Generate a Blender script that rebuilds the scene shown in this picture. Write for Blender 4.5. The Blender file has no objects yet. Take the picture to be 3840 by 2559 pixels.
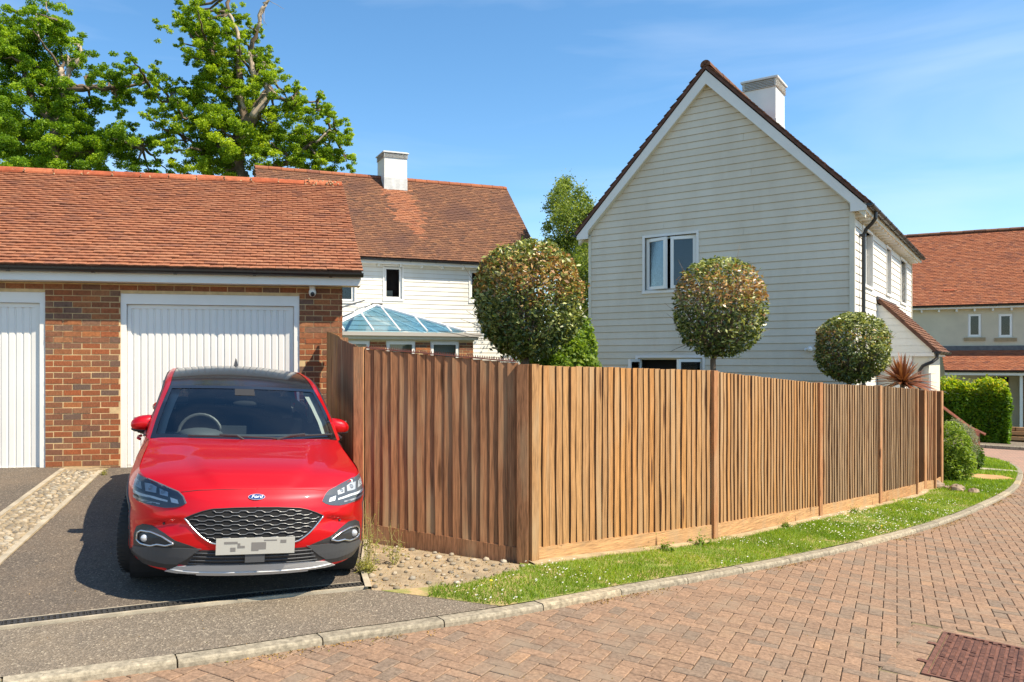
import bpy, bmesh, math, random
import numpy as np
from mathutils import Vector, Matrix
from mathutils.bvhtree import BVHTree
random.seed(7); rng = np.random.default_rng(7)
C = bpy.context.scene.collection
SC = bpy.context.scene
R = math.radians

# ------------------------------------------------------------------ camera
cam = bpy.data.cameras.new('camera'); camo = bpy.data.objects.new('camera', cam); C.objects.link(camo)
camo.location = (0, 0, 1.70); camo.rotation_euler = (R(90), 0, 0)
cam.sensor_width = 36; cam.lens = 27.39; cam.shift_x = 0.0814; cam.shift_y = 0.0195
cam.clip_start = 0.1; cam.clip_end = 3000
SC.camera = camo
# ------------------------------------------------------------------ light
SUN_EL, SUN_DIR = 51.0, (0.883, -0.469)
az = math.atan2(SUN_DIR[0], SUN_DIR[1])
sl = bpy.data.lights.new('sun', 'SUN'); so = bpy.data.objects.new('sun', sl); C.objects.link(so)
sl.energy = 5.0; sl.angle = R(0.5); sl.color = (1.0, 0.88, 0.70)
ce = math.cos(R(SUN_EL)); dsun = Vector((SUN_DIR[0]*ce, SUN_DIR[1]*ce, math.sin(R(SUN_EL))))
so.rotation_euler = dsun.to_track_quat('Z', 'Y').to_euler(); so.location = (10, -8, 20)
W = bpy.data.worlds.new('World'); SC.world = W; W.use_nodes = True
nt = W.node_tree; bg = nt.nodes['Background']
sky = nt.nodes.new('ShaderNodeTexSky'); sky.sky_type = 'NISHITA'; sky.sun_disc = False
sky.sun_elevation = R(SUN_EL); sky.sun_rotation = az
sky.altitude = 0; sky.air_density = 1.0; sky.dust_density = 0.15; sky.ozone_density = 3.5
# thin cirrus veils, drawn in the direction space of the sky
tc = nt.nodes.new('ShaderNodeTexCoord'); mp = nt.nodes.new('ShaderNodeMapping')
mp.inputs['Rotation'].default_value = (0.0, R(12), R(20)); mp.inputs['Scale'].default_value = (1.0, 1.6, 7.0)
no = nt.nodes.new('ShaderNodeTexNoise'); no.inputs['Scale'].default_value = 1.6; no.inputs['Detail'].default_value = 5; no.inputs['Roughness'].default_value = .5
no.inputs['Distortion'].default_value = 0.5
cr = nt.nodes.new('ShaderNodeValToRGB'); cr.color_ramp.elements[0].position = .42; cr.color_ramp.elements[1].position = .86
cr.color_ramp.elements[1].color = (.36, .36, .36, 1)
mx = nt.nodes.new('ShaderNodeMixRGB'); mx.inputs[2].default_value = (5.2, 5.7, 6.4, 1)
hs = nt.nodes.new('ShaderNodeHueSaturation'); hs.inputs['Saturation'].default_value = 1.16; hs.inputs['Hue'].default_value = .494; hs.inputs['Value'].default_value = 1.0
nt.links.new(tc.outputs['Generated'], mp.inputs[0]); nt.links.new(mp.outputs[0], no.inputs['Vector'])
nt.links.new(no.outputs[0], cr.inputs[0]); nt.links.new(cr.outputs[0], mx.inputs[0])
nt.links.new(sky.outputs[0], hs.inputs['Color']); nt.links.new(hs.outputs[0], mx.inputs[1]); nt.links.new(mx.outputs[0], bg.inputs[0])
bg.inputs[1].default_value = 0.125
SC.view_settings.view_transform = 'Standard'; SC.view_settings.look = 'None'
SC.view_settings.exposure = 0.82; SC.view_settings.gamma = 1.0
SC.cycles.max_bounces = 8; SC.cycles.transparent_max_bounces = 16

# ------------------------------------------------------------------ ground height
GX = [-1.22, -2.31, -0.63, -3.5, -4.36, -2.85, -6.5, -0.66, 0.9, 3.2, 5.47, 7.15, 8.55, 9.2, 10.1, 13.3, 1.9, 3.4, -3.0, 0.0, 20.0, 6.0, 9.0, 14.0, -3.0, -8.0, -9.0, 2.0, 0.0, 24.0, 15.5, 12.0]
GY = [5.5, 6.08, 6.59, 7.4, 9.94, 10.2, 9.5, 7.5, 7.12, 8.8, 10.95, 12.4, 13.7, 14.5, 15.4, 18.9, 4.84, 5.2, 3.2, 2.5, 27.0, 4.0, 9.0, 13.0, 6.0, 5.0, 12.0, 14.0, 20.0, 20.0, 19.5, 25.0]
GW = [0.1998, 0.0705, 0.3509, -0.733, 0.1729, 0.627, 0.0725, -0.0829, -0.6214, 0.026, -0.2785, 0.1056, 0.2253, -0.1885, -0.175, 0.0887, 0.0398, 0.2734, -0.027, -0.0082, -0.0274, -0.0402, 0.0392, 0.1015, 0.028, -0.0995, -0.1426, 0.0592, -0.0052, 0.3093, -0.1388, -0.0573]
def gz(x, y):
    x = min(max(x, -14.0), 34.0); y = min(max(y, -2.0), 40.0)
    s = -0.1158 - 0.05711*x + 0.003765*y
    for a, b, w in zip(GX, GY, GW):
        s += w*math.exp(-((x-a)**2 + (y-b)**2)/40.5)
    return s

# ------------------------------------------------------------------ node material helpers
def new_mat(name):
    m = bpy.data.materials.new(name); m.use_nodes = True
    n = m.node_tree; b = n.nodes['Principled BSDF']
    return m, n, b
def N(n, t, **k):
    d = n.nodes.new(t)
    for a, v in k.items():
        if a in d.inputs: d.inputs[a].default_value = v
        else: setattr(d, a, v)
    return d
def L(n, a, b): n.links.new(a, b)
def ramp(n, src, stops, interp='LINEAR'):
    r = n.nodes.new('ShaderNodeValToRGB'); r.color_ramp.interpolation = interp
    e = r.color_ramp.elements
    while len(e) < len(stops): e.new(.5)
    for i, (p, c) in enumerate(stops):
        e[i].position = p; e[i].color = (c[0], c[1], c[2], 1) if len(c) == 3 else c
    if src is not None: L(n, src, r.inputs[0])
    return r
def mixc(n, fac, a, b, mode='MIX'):
    x = n.nodes.new('ShaderNodeMixRGB'); x.blend_type = mode
    for i, v in enumerate((fac, a, b)):
        if hasattr(v, 'is_linked'): L(n, v, x.inputs[i])
        elif isinstance(v, (int, float)): x.inputs[i].default_value = v if i == 0 else (v, v, v, 1)
        else: x.inputs[i].default_value = (*v, 1)
    return x.outputs[0]
def noise(n, scale, detail=4, rough=.55, stretch=None, coord='Object', seed=None):
    t = n.nodes.new('ShaderNodeTexCoord'); m = n.nodes.new('ShaderNodeMapping')
    L(n, t.outputs[coord], m.inputs[0])
    if stretch: m.inputs['Scale'].default_value = stretch
    if seed is not None:   # vary between objects that share a mesh
        v = n.nodes.new('ShaderNodeVectorMath'); v.operation = 'SCALE'; v.inputs[3].default_value = 37.0
        cx = n.nodes.new('ShaderNodeCombineXYZ')
        for i in range(3): L(n, seed, cx.inputs[i])
        L(n, cx.outputs[0], v.inputs[0]); L(n, v.outputs[0], m.inputs['Location'])
    o = N(n, 'ShaderNodeTexNoise', Scale=scale, Detail=detail, Roughness=rough)
    L(n, m.outputs[0], o.inputs['Vector'])
    return o.outputs[0]
def bump(n, b, src, strength=.3, dist=.01):
    u = N(n, 'ShaderNodeBump', Strength=strength, Distance=dist)
    L(n, src, u.inputs['Height']); L(n, u.outputs[0], b.inputs['Normal'])
def piece_random(n):
    oi = n.nodes.new('ShaderNodeObjectInfo'); ge = n.nodes.new('ShaderNodeNewGeometry')
    a = n.nodes.new('ShaderNodeMath'); a.operation = 'ADD'
    L(n, oi.outputs['Random'], a.inputs[0]); L(n, ge.outputs['Random Per Island'], a.inputs[1])
    f = n.nodes.new('ShaderNodeMath'); f.operation = 'FRACT'; L(n, a.outputs[0], f.inputs[0])
    return f.outputs[0]
def simple(name, col, rough=.5, metal=0, coat=0, var=0, bmp=0, spec=.5, scale=6):
    m, n, b = new_mat(name)
    b.inputs['Roughness'].default_value = rough; b.inputs['Metallic'].default_value = metal
    b.inputs['Coat Weight'].default_value = coat; b.inputs['Specular IOR Level'].default_value = spec
    if var:
        ns = noise(n, scale, 5)
        r = ramp(n, ns, [(.3, [c*(1-var) for c in col]), (.7, [min(1, c*(1+var*.6)) for c in col])])
        L(n, r.outputs[0], b.inputs['Base Color'])
        if bmp: bump(n, b, noise(n, scale*12, 4), bmp, .004)
    else: b.inputs['Base Color'].default_value = (*col, 1)
    return m

# --- materials
def mat_pieces(name, stops, mottling=.35, rough=.9, bmp=.5, scale=30, blot=None, patch=None):
    m, n, b = new_mat(name); b.inputs['Roughness'].default_value = rough
    b.inputs['Specular IOR Level'].default_value = .25
    pr = piece_random(n); r = ramp(n, pr, stops, 'LINEAR')
    ns = noise(n, scale, 6, .65, seed=pr, coord='Object')
    dk = ramp(n, ns, [(.3, (1-mottling,)*3), (.72, (1+mottling*.5,)*3)])
    c = mixc(n, 1, r.outputs[0], dk.outputs[0], 'MULTIPLY')
    if patch:   # broad weathering carried across pieces, in world space
        g = n.nodes.new('ShaderNodeNewGeometry'); q = N(n, 'ShaderNodeTexNoise', Scale=patch[0], Detail=5, Roughness=.6)
        L(n, g.outputs['Position'], q.inputs['Vector'])
        pm = ramp(n, q.outputs[0], [(patch[1], (0, 0, 0)), (patch[2], (1, 1, 1))])
        c = mixc(n, pm.outputs[0], c, patch[3])
    if blot:
        g2 = n.nodes.new('ShaderNodeNewGeometry'); q2 = N(n, 'ShaderNodeTexNoise', Scale=blot[0], Detail=3, Roughness=.6)
        L(n, g2.outputs['Position'], q2.inputs['Vector'])
        pm2 = ramp(n, q2.outputs[0], [(blot[1], (0, 0, 0)), (blot[1]+.03, (1, 1, 1))])
        c = mixc(n, pm2.outputs[0], c, blot[2])
    L(n, c, b.inputs['Base Color']); bump(n, b, ns, bmp, .004)
    return m
M = {}
M['brick'] = mat_pieces('brick', [(0, (.25, .092, .042)), (.2, (.35, .105, .040)), (.35, (.23, .10, .052)), (.5, (.38, .14, .052)), (.62, (.18, .088, .056)), (.74, (.31, .115, .050)), (.86, (.15, .10, .075)), (1, (.35, .15, .066))], .42)
M['mortar'] = simple('mortar', (.60, .43, .22), .95, var=.25, bmp=.5, scale=9)
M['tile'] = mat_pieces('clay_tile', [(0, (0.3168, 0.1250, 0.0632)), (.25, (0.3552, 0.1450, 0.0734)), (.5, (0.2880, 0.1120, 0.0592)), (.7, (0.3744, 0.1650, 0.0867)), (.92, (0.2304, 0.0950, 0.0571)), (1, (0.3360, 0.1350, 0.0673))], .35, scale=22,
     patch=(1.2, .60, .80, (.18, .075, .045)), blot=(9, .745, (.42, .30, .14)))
M['tile_dark'] = mat_pieces('weathered_clay_tile', [(0, (.205, .095, .055)), (.25, (.155, .075, .046)), (.5, (.235, .108, .058)), (.7, (.125, .065, .043)), (.88, (.26, .125, .066)), (1, (.17, .082, .05))], .35, scale=22,
     patch=(.8, .5, .68, (.115, .058, .042)))
M['tile_orange'] = mat_pieces('orange_clay_tile', [(0, (0.3102, 0.1050, 0.0525)), (.3, (0.3666, 0.1300, 0.0609)), (.6, (0.2632, 0.0900, 0.0473)), (.8, (0.3948, 0.1550, 0.0788)), (1, (0.2068, 0.0780, 0.0504))], .3, scale=22,
     patch=(.7, .6, .75, (.15, .052, .034)))
M['ridge'] = mat_pieces('ridge_tile', [(0, (.40, .105, .045)), (.5, (.33, .085, .04)), (1, (.46, .15, .07))], .4, scale=12, blot=(11, .66, (.50, .42, .24)))
M['paver'] = mat_pieces('paver', [(0, (0.3050, 0.1953, 0.1258)), (.2, (0.2450, 0.1600, 0.1054)), (.4, (0.3250, 0.2065, 0.1309)), (.55, (0.2700, 0.1748, 0.1148)), (.68, (0.2100, 0.1562, 0.1122)), (.8, (0.3000, 0.1860, 0.1156)), (.9, (0.2250, 0.1655, 0.1190)), (1, (0.3450, 0.2139, 0.1275))], .45, scale=38,
     patch=(2.2, .52, .75, (.245, .185, .13)))
M['joint'] = simple('joint_sand', (.16, .125, .065), .95, var=.45, bmp=.5, scale=5)
M['kerbstone'] = mat_pieces('kerb_concrete', [(0, (.34, .295, .215)), (.4, (.28, .245, .18)), (.7, (.38, .33, .24)), (1, (.40, .32, .20))], .55, scale=25)
M['concrete'] = simple('concrete', (.37, .32, .235), .95, var=.3, bmp=.5, scale=7)
M['cobble'] = mat_pieces('cobble', [(0, (.33, .27, .18)), (.25, (.23, .185, .13)), (.5, (.42, .35, .25)), (.75, (.17, .145, .11)), (.9, (.46, .41, .32)), (1, (.33, .25, .15))], .4, rough=.75, scale=30)
M['white'] = simple('white_paint', (.75, .73, .68), .45, var=.05, scale=3)
M['pvc'] = simple('white_pvc', (.79, .78, .74), .28)
M['door'] = simple('garage_door_paint', (.73, .71, .66), .38, var=.05, scale=1.5)
M['black'] = simple('black_plastic', (.018, .018, .018), .35)
M['lead'] = simple('lead_flashing', (.10, .105, .11), .55, var=.3)
M['render'] = simple('cream_render', (.58, .52, .385), .95, var=.10, bmp=.2, scale=1.5)
M['soffit'] = simple('cream_paint', (.66, .61, .49), .6, var=.06)
M['steel'] = simple('louvre_grey', (.62, .62, .60), .5)
M['rust'] = simple('rusty_iron', (.19, .085, .055), .7, metal=.35, var=.5, bmp=.6, scale=14)
M['dark'] = simple('dark_interior', (.02, .02, .022), .9)
M['bark'] = simple('bark', (.17, .125, .085), .95, var=.5, bmp=.8, scale=4)
M['bark_pale'] = simple('dead_wood', (.36, .29, .21), .9, var=.3, bmp=.6, scale=4)
M['soil'] = simple('soil', (.28, .19, .095), .98, var=.4, bmp=.8, scale=3)
M['orange_soil'] = simple('bare_earth', (.42, .24, .10), .98, var=.35, bmp=.8, scale=5)
M['rock'] = simple('rock', (.30, .22, .15), .9, var=.5, bmp=.8, scale=6)
M['rail'] = simple('red_brown_timber', (.24, .072, .04), .6, var=.3, scale=8)
M['blind'] = simple('window_blind', (.25, .30, .37), .7)
M['galv'] = simple('galvanised', (.45, .45, .43), .45, metal=.6)

def mat_siding(name, lo, hi, stain):
    m, n, b = new_mat(name); b.inputs['Roughness'].default_value = .6; b.inputs['Specular IOR Level'].default_value = .3
    pr = piece_random(n)
    r = ramp(n, pr, [(0, lo), (1, hi)])
    g = n.nodes.new('ShaderNodeNewGeometry'); q = N(n, 'ShaderNodeTexNoise', Scale=1.6, Detail=5, Roughness=.6); _m = n.nodes.new('ShaderNodeMapping'); _m.inputs['Scale'].default_value = (1, 1, .28); L(n, g.outputs['Position'], _m.inputs[0]); L(n, _m.outputs[0], q.inputs['Vector'])
    k = ramp(n, q.outputs[0], [(.42, (0, 0, 0)), (.78, (.75, .75, .75))])
    c = mixc(n, k.outputs[0], r.outputs[0], stain)
    ns = noise(n, 14, 4, .6, (1, 1, 8)); d = ramp(n, ns, [(.3, (.985,)*3), (.7, (1.01,)*3)])
    c = mixc(n, 1, c, d.outputs[0], 'MULTIPLY')
    L(n, c, b.inputs['Base Color']); bump(n, b, ns, .15, .003)
    return m
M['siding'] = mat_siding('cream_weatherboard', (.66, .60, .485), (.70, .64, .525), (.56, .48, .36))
M['siding_white_lit'] = mat_siding('white_and_lit_weatherboard', (.68, .67, .61), (.74, .73, .68), (.62, .59, .50))  # white house boards; also the cream house's sunny side, its sunlight in the colour
M['board_lip'] = simple('darker_board_lip', (.42, .33, .20), .9, var=.3, scale=3)  # darker tan for the lower lip and underside of each weatherboard

def mat_wood(name, stops, dark=.5, along=False):
    m, n, b = new_mat(name); b.inputs['Roughness'].default_value = .8; b.inputs['Specular IOR Level'].default_value = .2
    pr = piece_random(n); r = ramp(n, pr, stops)
    g1 = noise(n, 9, 6, .6, (.4, .4, 7) if along else (9, 9, .55), seed=pr)
    g2 = noise(n, 40, 3, .5, (.3, .3, 5) if along else (6, 6, .35), seed=pr)
    k = noise(n, 3.2, 2, .5, (1.6, 1.6, .5), seed=pr)
    a = ramp(n, g1, [(.32, (1-dark,)*3), (.5, (.97,)*3), (.70, (1.32,)*3)])
    a2 = ramp(n, g2, [(.30, (.72,)*3), (.6, (1.08,)*3)])
    c = mixc(n, 1, r.outputs[0], a.outputs[0], 'MULTIPLY'); c = mixc(n, 1, c, a2.outputs[0], 'MULTIPLY')
    # grey weathering and tan knots
    kn = ramp(n, k, [(.50, (0, 0, 0)), (.74, (.75,)*3)]); c = mixc(n, kn.outputs[0], c, (.38, .26, .145))
    vt = n.nodes.new('ShaderNodeTexCoord'); vm = n.nodes.new('ShaderNodeMapping'); vm.inputs['Scale'].default_value = (7, 7, 1.6)
    v3 = n.nodes.new('ShaderNodeVectorMath'); v3.operation = 'SCALE'; v3.inputs[3].default_value = 51
    cx = n.nodes.new('ShaderNodeCombineXYZ')
    for i in range(3): L(n, pr, cx.inputs[i])
    L(n, cx.outputs[0], v3.inputs[0]); L(n, v3.outputs[0], vm.inputs['Location'])
    vo = N(n, 'ShaderNodeTexVoronoi', Scale=1.0); L(n, vt.outputs['Object'], vm.inputs[0]); L(n, vm.outputs[0], vo.inputs['Vector'])
    kk = ramp(n, vo.outputs['Distance'], [(.10, (1, 1, 1)), (.19, (0, 0, 0))]); c = mixc(n, kk.outputs[0], c, (.10, .045, .02))
    L(n, c, b.inputs['Base Color']); bump(n, b, g1, .35, .004)
    return m
M['fence'] = mat_wood('fence_timber', [(0, (0.4200, 0.2033, 0.0691)), (.12, (0.3696, 0.1955, 0.0791)), (.3, (0.3528, 0.1955, 0.0846)), (.42, (0.4032, 0.2229, 0.0918)), (.55, (0.3276, 0.1799, 0.0776)), (.7, (0.3780, 0.2111, 0.0918)), (.88, (0.4368, 0.2189, 0.0741)), (1, (0.3612, 0.2033, 0.0882))])
M['fence_grey'] = mat_wood('greyed_fence_timber', [(0, (0.2943, 0.1748, 0.0888)), (.3, (0.2371, 0.1550, 0.0888)), (.5, (0.3107, 0.1987, 0.1074)), (.7, (0.2044, 0.1351, 0.0777)), (.88, (0.3270, 0.1907, 0.0925)), (1, (0.2535, 0.1629, 0.0925))])
M['fence_edge_shade'] = simple('painted_shade_board_edge', (.16, .082, .040), .9, var=.3)  # shade of the gaps between boards, painted onto their thick edges
M['fence_shade_tone'] = mat_wood('shade_toned_fence_timber', [(0, (0.2668, 0.1257, 0.0593)), (.3, (0.2905, 0.1377, 0.0661)), (.6, (0.2430, 0.1173, 0.0593)), (1, (0.3142, 0.1496, 0.0707))])  # fence timber again, with the shade on these panels put into its colour
M['post'] = mat_wood('post_timber', [(0, (.36, .17, .075)), (.5, (.42, .21, .10)), (1, (.40, .20, .085))], .35)
M['gravelboard'] = mat_wood('gravel_board_timber', along=True, stops= [(0, (0.4370, 0.2430, 0.1105)), (.5, (0.4940, 0.2790, 0.1275)), (1, (0.4085, 0.2160, 0.0935))], dark=.35)

def mat_asphalt(name, base, spk, tint=(.30, .22, .13), amt=.5):
    m, n, b = new_mat(name); b.inputs['Roughness'].default_value = .92; b.inputs['Specular IOR Level'].default_value = .25
    v = N(n, 'ShaderNodeTexVoronoi', Scale=90.0); t = n.nodes.new('ShaderNodeTexCoord'); L(n, t.outputs['Object'], v.inputs['Vector'])
    r = ramp(n, v.outputs['Color'], [(.25, [c*.75 for c in base]), (.6, base), (.80, [c*1.35 for c in base]), (.9, spk)])
    q = noise(n, .9, 6, .65); k = ramp(n, q, [(.45, (0, 0, 0)), (.75, (amt,)*3)])
    c = mixc(n, k.outputs[0], r.outputs[0], tint)
    q2 = noise(n, 190, 2, .6); k2 = ramp(n, q2, [(.35, (.68,)*3), (.7, (1.35,)*3)]); c = mixc(n, 1, c, k2.outputs[0], 'MULTIPLY')
    L(n, c, b.inputs['Base Color']); bump(n, b, v.outputs['Distance'], .8, .006)
    return m
M['asphalt'] = mat_asphalt('asphalt', (.118, .098, .078), (.26, .215, .16), (.21, .155, .105), .5)
M['asphalt2'] = mat_asphalt('worn_asphalt', (.175, .145, .110), (.36, .31, .23), (.26, .20, .13), .55)

# leaves: tone attribute picks the colour along a ramp
def mat_leaf(name, stops, trans=.45, rough=.5, spec=.35):
    m, n, b = new_mat(name); b.inputs['Roughness'].default_value = rough; b.inputs['Specular IOR Level'].default_value = spec
    a = n.nodes.new('ShaderNodeAttribute'); a.attribute_name = 'tone'
    r = ramp(n, a.outputs['Fac'], stops); L(n, r.outputs[0], b.inputs['Base Color'])
    tr = n.nodes.new('ShaderNodeBsdfTranslucent')
    br = mixc(n, 1, r.outputs[0], (1.35, 1.3, .6), 'MULTIPLY'); L(n, br, tr.inputs[0])
    ms = n.nodes.new('ShaderNodeMixShader'); ms.inputs[0].default_value = trans
    out = n.nodes['Material Output']; L(n, b.outputs[0], ms.inputs[1]); L(n, tr.outputs[0], ms.inputs[2]); L(n, ms.outputs[0], out.inputs[0])
    return m
M['oak'] = mat_leaf('oak_leaf', [(0, (.085, .17, .012)), (.5, (.19, .33, .018)), (1, (.38, .52, .035))])
M['oak2'] = mat_leaf('yellow_oak_leaf', [(0, (.105, .19, .012)), (.5, (.25, .38, .018)), (1, (.46, .57, .04))])
M['birch'] = mat_leaf('birch_leaf', [(0, (.10, .16, .03)), (.5, (.20, .27, .05)), (1, (.36, .43, .09))])
M['photinia'] = mat_leaf('topiary_leaf', [(0, (.040, .070, .014)), (.26, (.16, .20, .04)), (.52, (.48, .50, .17)), (.60, (.50, .37, .14)), (.78, (.46, .25, .09)), (1, (.22, .105, .045))], .26, .36, .5)
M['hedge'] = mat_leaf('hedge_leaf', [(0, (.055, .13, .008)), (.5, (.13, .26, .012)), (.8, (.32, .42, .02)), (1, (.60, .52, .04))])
M['shrub'] = mat_leaf('shrub_leaf', [(0, (.05, .11, .012)), (.5, (.12, .21, .022)), (1, (.30, .40, .06))])
M['lavender'] = mat_leaf('grey_leaf', [(0, (.16, .19, .14)), (1, (.34, .36, .30))])
M['cord'] = mat_leaf('cordyline_leaf', [(0, (.09, .03, .018)), (.5, (.22, .075, .035)), (1, (.42, .19, .08))], .2, .3, .6)
M['grass'] = mat_leaf('grass_blade', [(0, (.10, .19, .010)), (.5, (.20, .32, .018)), (.85, (.34, .44, .035)), (1, (.52, .45, .12))])
M['weed'] = mat_leaf('weed_leaf', [(0, (.14, .19, .03)), (1, (.42, .38, .10))])
M['daisy'] = simple('daisy', (.8, .78, .70), .6)
M['dandelion'] = simple('dandelion', (.75, .55, .02), .6)

def mat_glass(name, tint, mixv=.75, rough=.03, ior=1.5):
    m, n, b = new_mat(name); out = n.nodes['Material Output']; n.nodes.remove(b)
    t = N(n, 'ShaderNodeBsdfTransparent'); t.inputs[0].default_value = (*tint, 1)
    g = N(n, 'ShaderNodeBsdfGlossy', Roughness=rough); fr = N(n, 'ShaderNodeFresnel', IOR=ior)
    s = n.nodes.new('ShaderNodeMixShader'); L(n, fr.outputs[0], s.inputs[0]); L(n, t.outputs[0], s.inputs[1]); L(n, g.outputs[0], s.inputs[2])
    L(n, s.outputs[0], out.inputs[0]); return m
M['glass'] = mat_glass('window_glass', (.72, .78, .80))
M['carglass'] = mat_glass('car_glass', (.74, .84, .86), ior=1.9)
M['lens'] = mat_glass('lamp_lens', (.93, .95, .97))
M['tint'] = mat_glass('tinted_glass', (.12, .13, .15))
M['roofglass'] = mat_glass('blue_roof_glass', (.45, .66, .78), rough=.08)
M['inner_blue'] = simple('pale_blue_blind', (.22, .42, .50), .8)

# ------------------------------------------------------------------ object helpers
class MB:
    def __init__(s): s.v = []; s.f = []; s.m = []
    def box(s, x0, x1, y0, y1, z0, z1, m=0):
        k = len(s.v)
        s.v += [(x0, y0, z0), (x1, y0, z0), (x1, y1, z0), (x0, y1, z0), (x0, y0, z1), (x1, y0, z1), (x1, y1, z1), (x0, y1, z1)]
        s.f += [(k, k+3, k+2, k+1), (k+4, k+5, k+6, k+7), (k, k+1, k+5, k+4), (k+1, k+2, k+6, k+5), (k+2, k+3, k+7, k+6), (k+3, k, k+4, k+7)]
        s.m += [m]*6; return s
    def prism(s, poly, y0, y1, m=0, axis='y'):
        """poly in (a,b), extruded: axis y -> (a, y, b); axis x -> (x, a, b); axis z -> (a, b, z)"""
        k = len(s.v); n = len(poly)
        for t in (y0, y1):
            for a, b in poly:
                s.v.append((a, t, b) if axis == 'y' else (t, a, b) if axis == 'x' else (a, b, t))
        s.f.append(tuple(range(k, k+n))); s.f.append(tuple(range(k+2*n-1, k+n-1, -1)))
        for i in range(n):
            j = (i+1) % n; s.f.append((k+i, k+n+i, k+n+j, k+j))
        s.m += [m]*(n+2); return s
    def tube(s, pts, r, seg=8, m=0, cap=True):
        pts = [Vector(p) for p in pts]; n = len(pts)
        if isinstance(r, (int, float)): r = [r]*n
        k = len(s.v); prev = None
        for i, p in enumerate(pts):
            d = (pts[min(i+1, n-1)] - pts[max(i-1, 0)])
            if d.length < 1e-9: d = Vector((0, 0, 1))
            d.normalize()
            a = Vector((0, 0, 1)) if abs(d.z) < .9 else Vector((1, 0, 0))
            if prev is not None: a = prev
            u = a - d*a.dot(d)
            if u.length < 1e-6: u = d.orthogonal()
            u.normalize(); prev = u; w = d.cross(u)
            for j in range(seg):
                t = 2*math.pi*j/seg; s.v.append(tuple(p + (u*math.cos(t) + w*math.sin(t))*r[i]))
        for i in range(n-1):
            for j in range(seg):
                a = k+i*seg+j; b = k+i*seg+(j+1) % seg
                s.f.append((a, b, b+seg, a+seg)); s.m.append(m)
        if cap:
            s.f.append(tuple(range(k+seg-1, k-1, -1))); s.m.append(m)
            s.f.append(tuple(range(k+(n-1)*seg, k+n*seg))); s.m.append(m)
        return s
    def grid(s, P, m=0, flip=False):
        """P: rows of points"""
        k = len(s.v); nr = len(P); nc = len(P[0])
        for row in P:
            for p in row: s.v.append(tuple(p))
        for i in range(nr-1):
            for j in range(nc-1):
                a = k+i*nc+j; q = (a, a+1, a+nc+1, a+nc)
                s.f.append(q[::-1] if flip else q); s.m.append(m)
        return s
    def ball(s, c, r, seg=10, rings=6, m=0, jit=0, rot=0):
        k = len(s.v); rx, ry, rz = (r, r, r) if isinstance(r, (int, float)) else r
        cr_, sr_ = math.cos(rot), math.sin(rot)
        for i in range(rings+1):
            ph = math.pi*i/rings
            for j in range(seg):
                th = 2*math.pi*j/seg; q = 1+jit*(random.random()-.5)
                x, y, z = rx*math.sin(ph)*math.cos(th)*q, ry*math.sin(ph)*math.sin(th)*q, rz*math.cos(ph)*q
                s.v.append((c[0]+x*cr_-y*sr_, c[1]+x*sr_+y*cr_, c[2]+z))
        for i in range(rings):
            for j in range(seg):
                a = k+i*seg+j; b = k+i*seg+(j+1) % seg
                s.f.append((a, a+seg, b+seg, b)); s.m.append(m)
        return s
    def mesh(s, name, mats, smooth=False):
        me = bpy.data.meshes.new(name); me.from_pydata(s.v, [], s.f)
        for mt in (mats if isinstance(mats, (list, tuple)) else [mats]): me.materials.append(mt)
        if any(s.m): me.polygons.foreach_set('material_index', s.m)
        if smooth: me.polygons.foreach_set('use_smooth', [True]*len(me.polygons))
        me.update(); return me
    def obj(s, name, mats, parent=None, smooth=False, **k):
        return link(name, s.mesh(name, mats, smooth), parent, **k)
def link(name, data, parent=None, loc=None, rot=None, scale=None, **k):
    o = bpy.data.objects.new(name, data); C.objects.link(o)
    if parent is not None: o.parent = parent
    if loc is not None: o.location = loc
    if rot is not None: o.rotation_euler = rot
    if scale is not None: o.scale = scale
    for a, v in k.items(): o[a] = v
    return o
def tag(o, label, cat, group=None, kind=None):
    o['label'] = label; o['category'] = cat
    if group: o['group'] = group
    if kind: o['kind'] = kind
    return o
def root(name, loc, rz, label, cat, group=None):
    o = link(name, None, loc=loc, rot=(0, 0, rz)); o.empty_display_size = .3
    return tag(o, label, cat, group)
def fastmesh(name, V, F, mat, tone=None, smooth=False, n=4):
    """V (k,3) F (m,n) arrays"""
    me = bpy.data.meshes.new(name)
    me.vertices.add(len(V)); me.vertices.foreach_set('co', np.asarray(V, np.float32).ravel())
    me.loops.add(F.size); me.loops.foreach_set('vertex_index', F.astype(np.int32).ravel())
    me.polygons.add(len(F)); me.polygons.foreach_set('loop_start', np.arange(0, F.size, n, dtype=np.int32))
    me.polygons.foreach_set('loop_total', np.full(len(F), n, np.int32))
    if smooth: me.polygons.foreach_set('use_smooth', np.ones(len(F), bool))
    me.update(calc_edges=True); me.materials.append(mat)
    if tone is not None:
        a = me.attributes.new('tone', 'FLOAT', 'POINT'); a.data.foreach_set('value', np.asarray(tone, np.float32))
    return me
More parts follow.
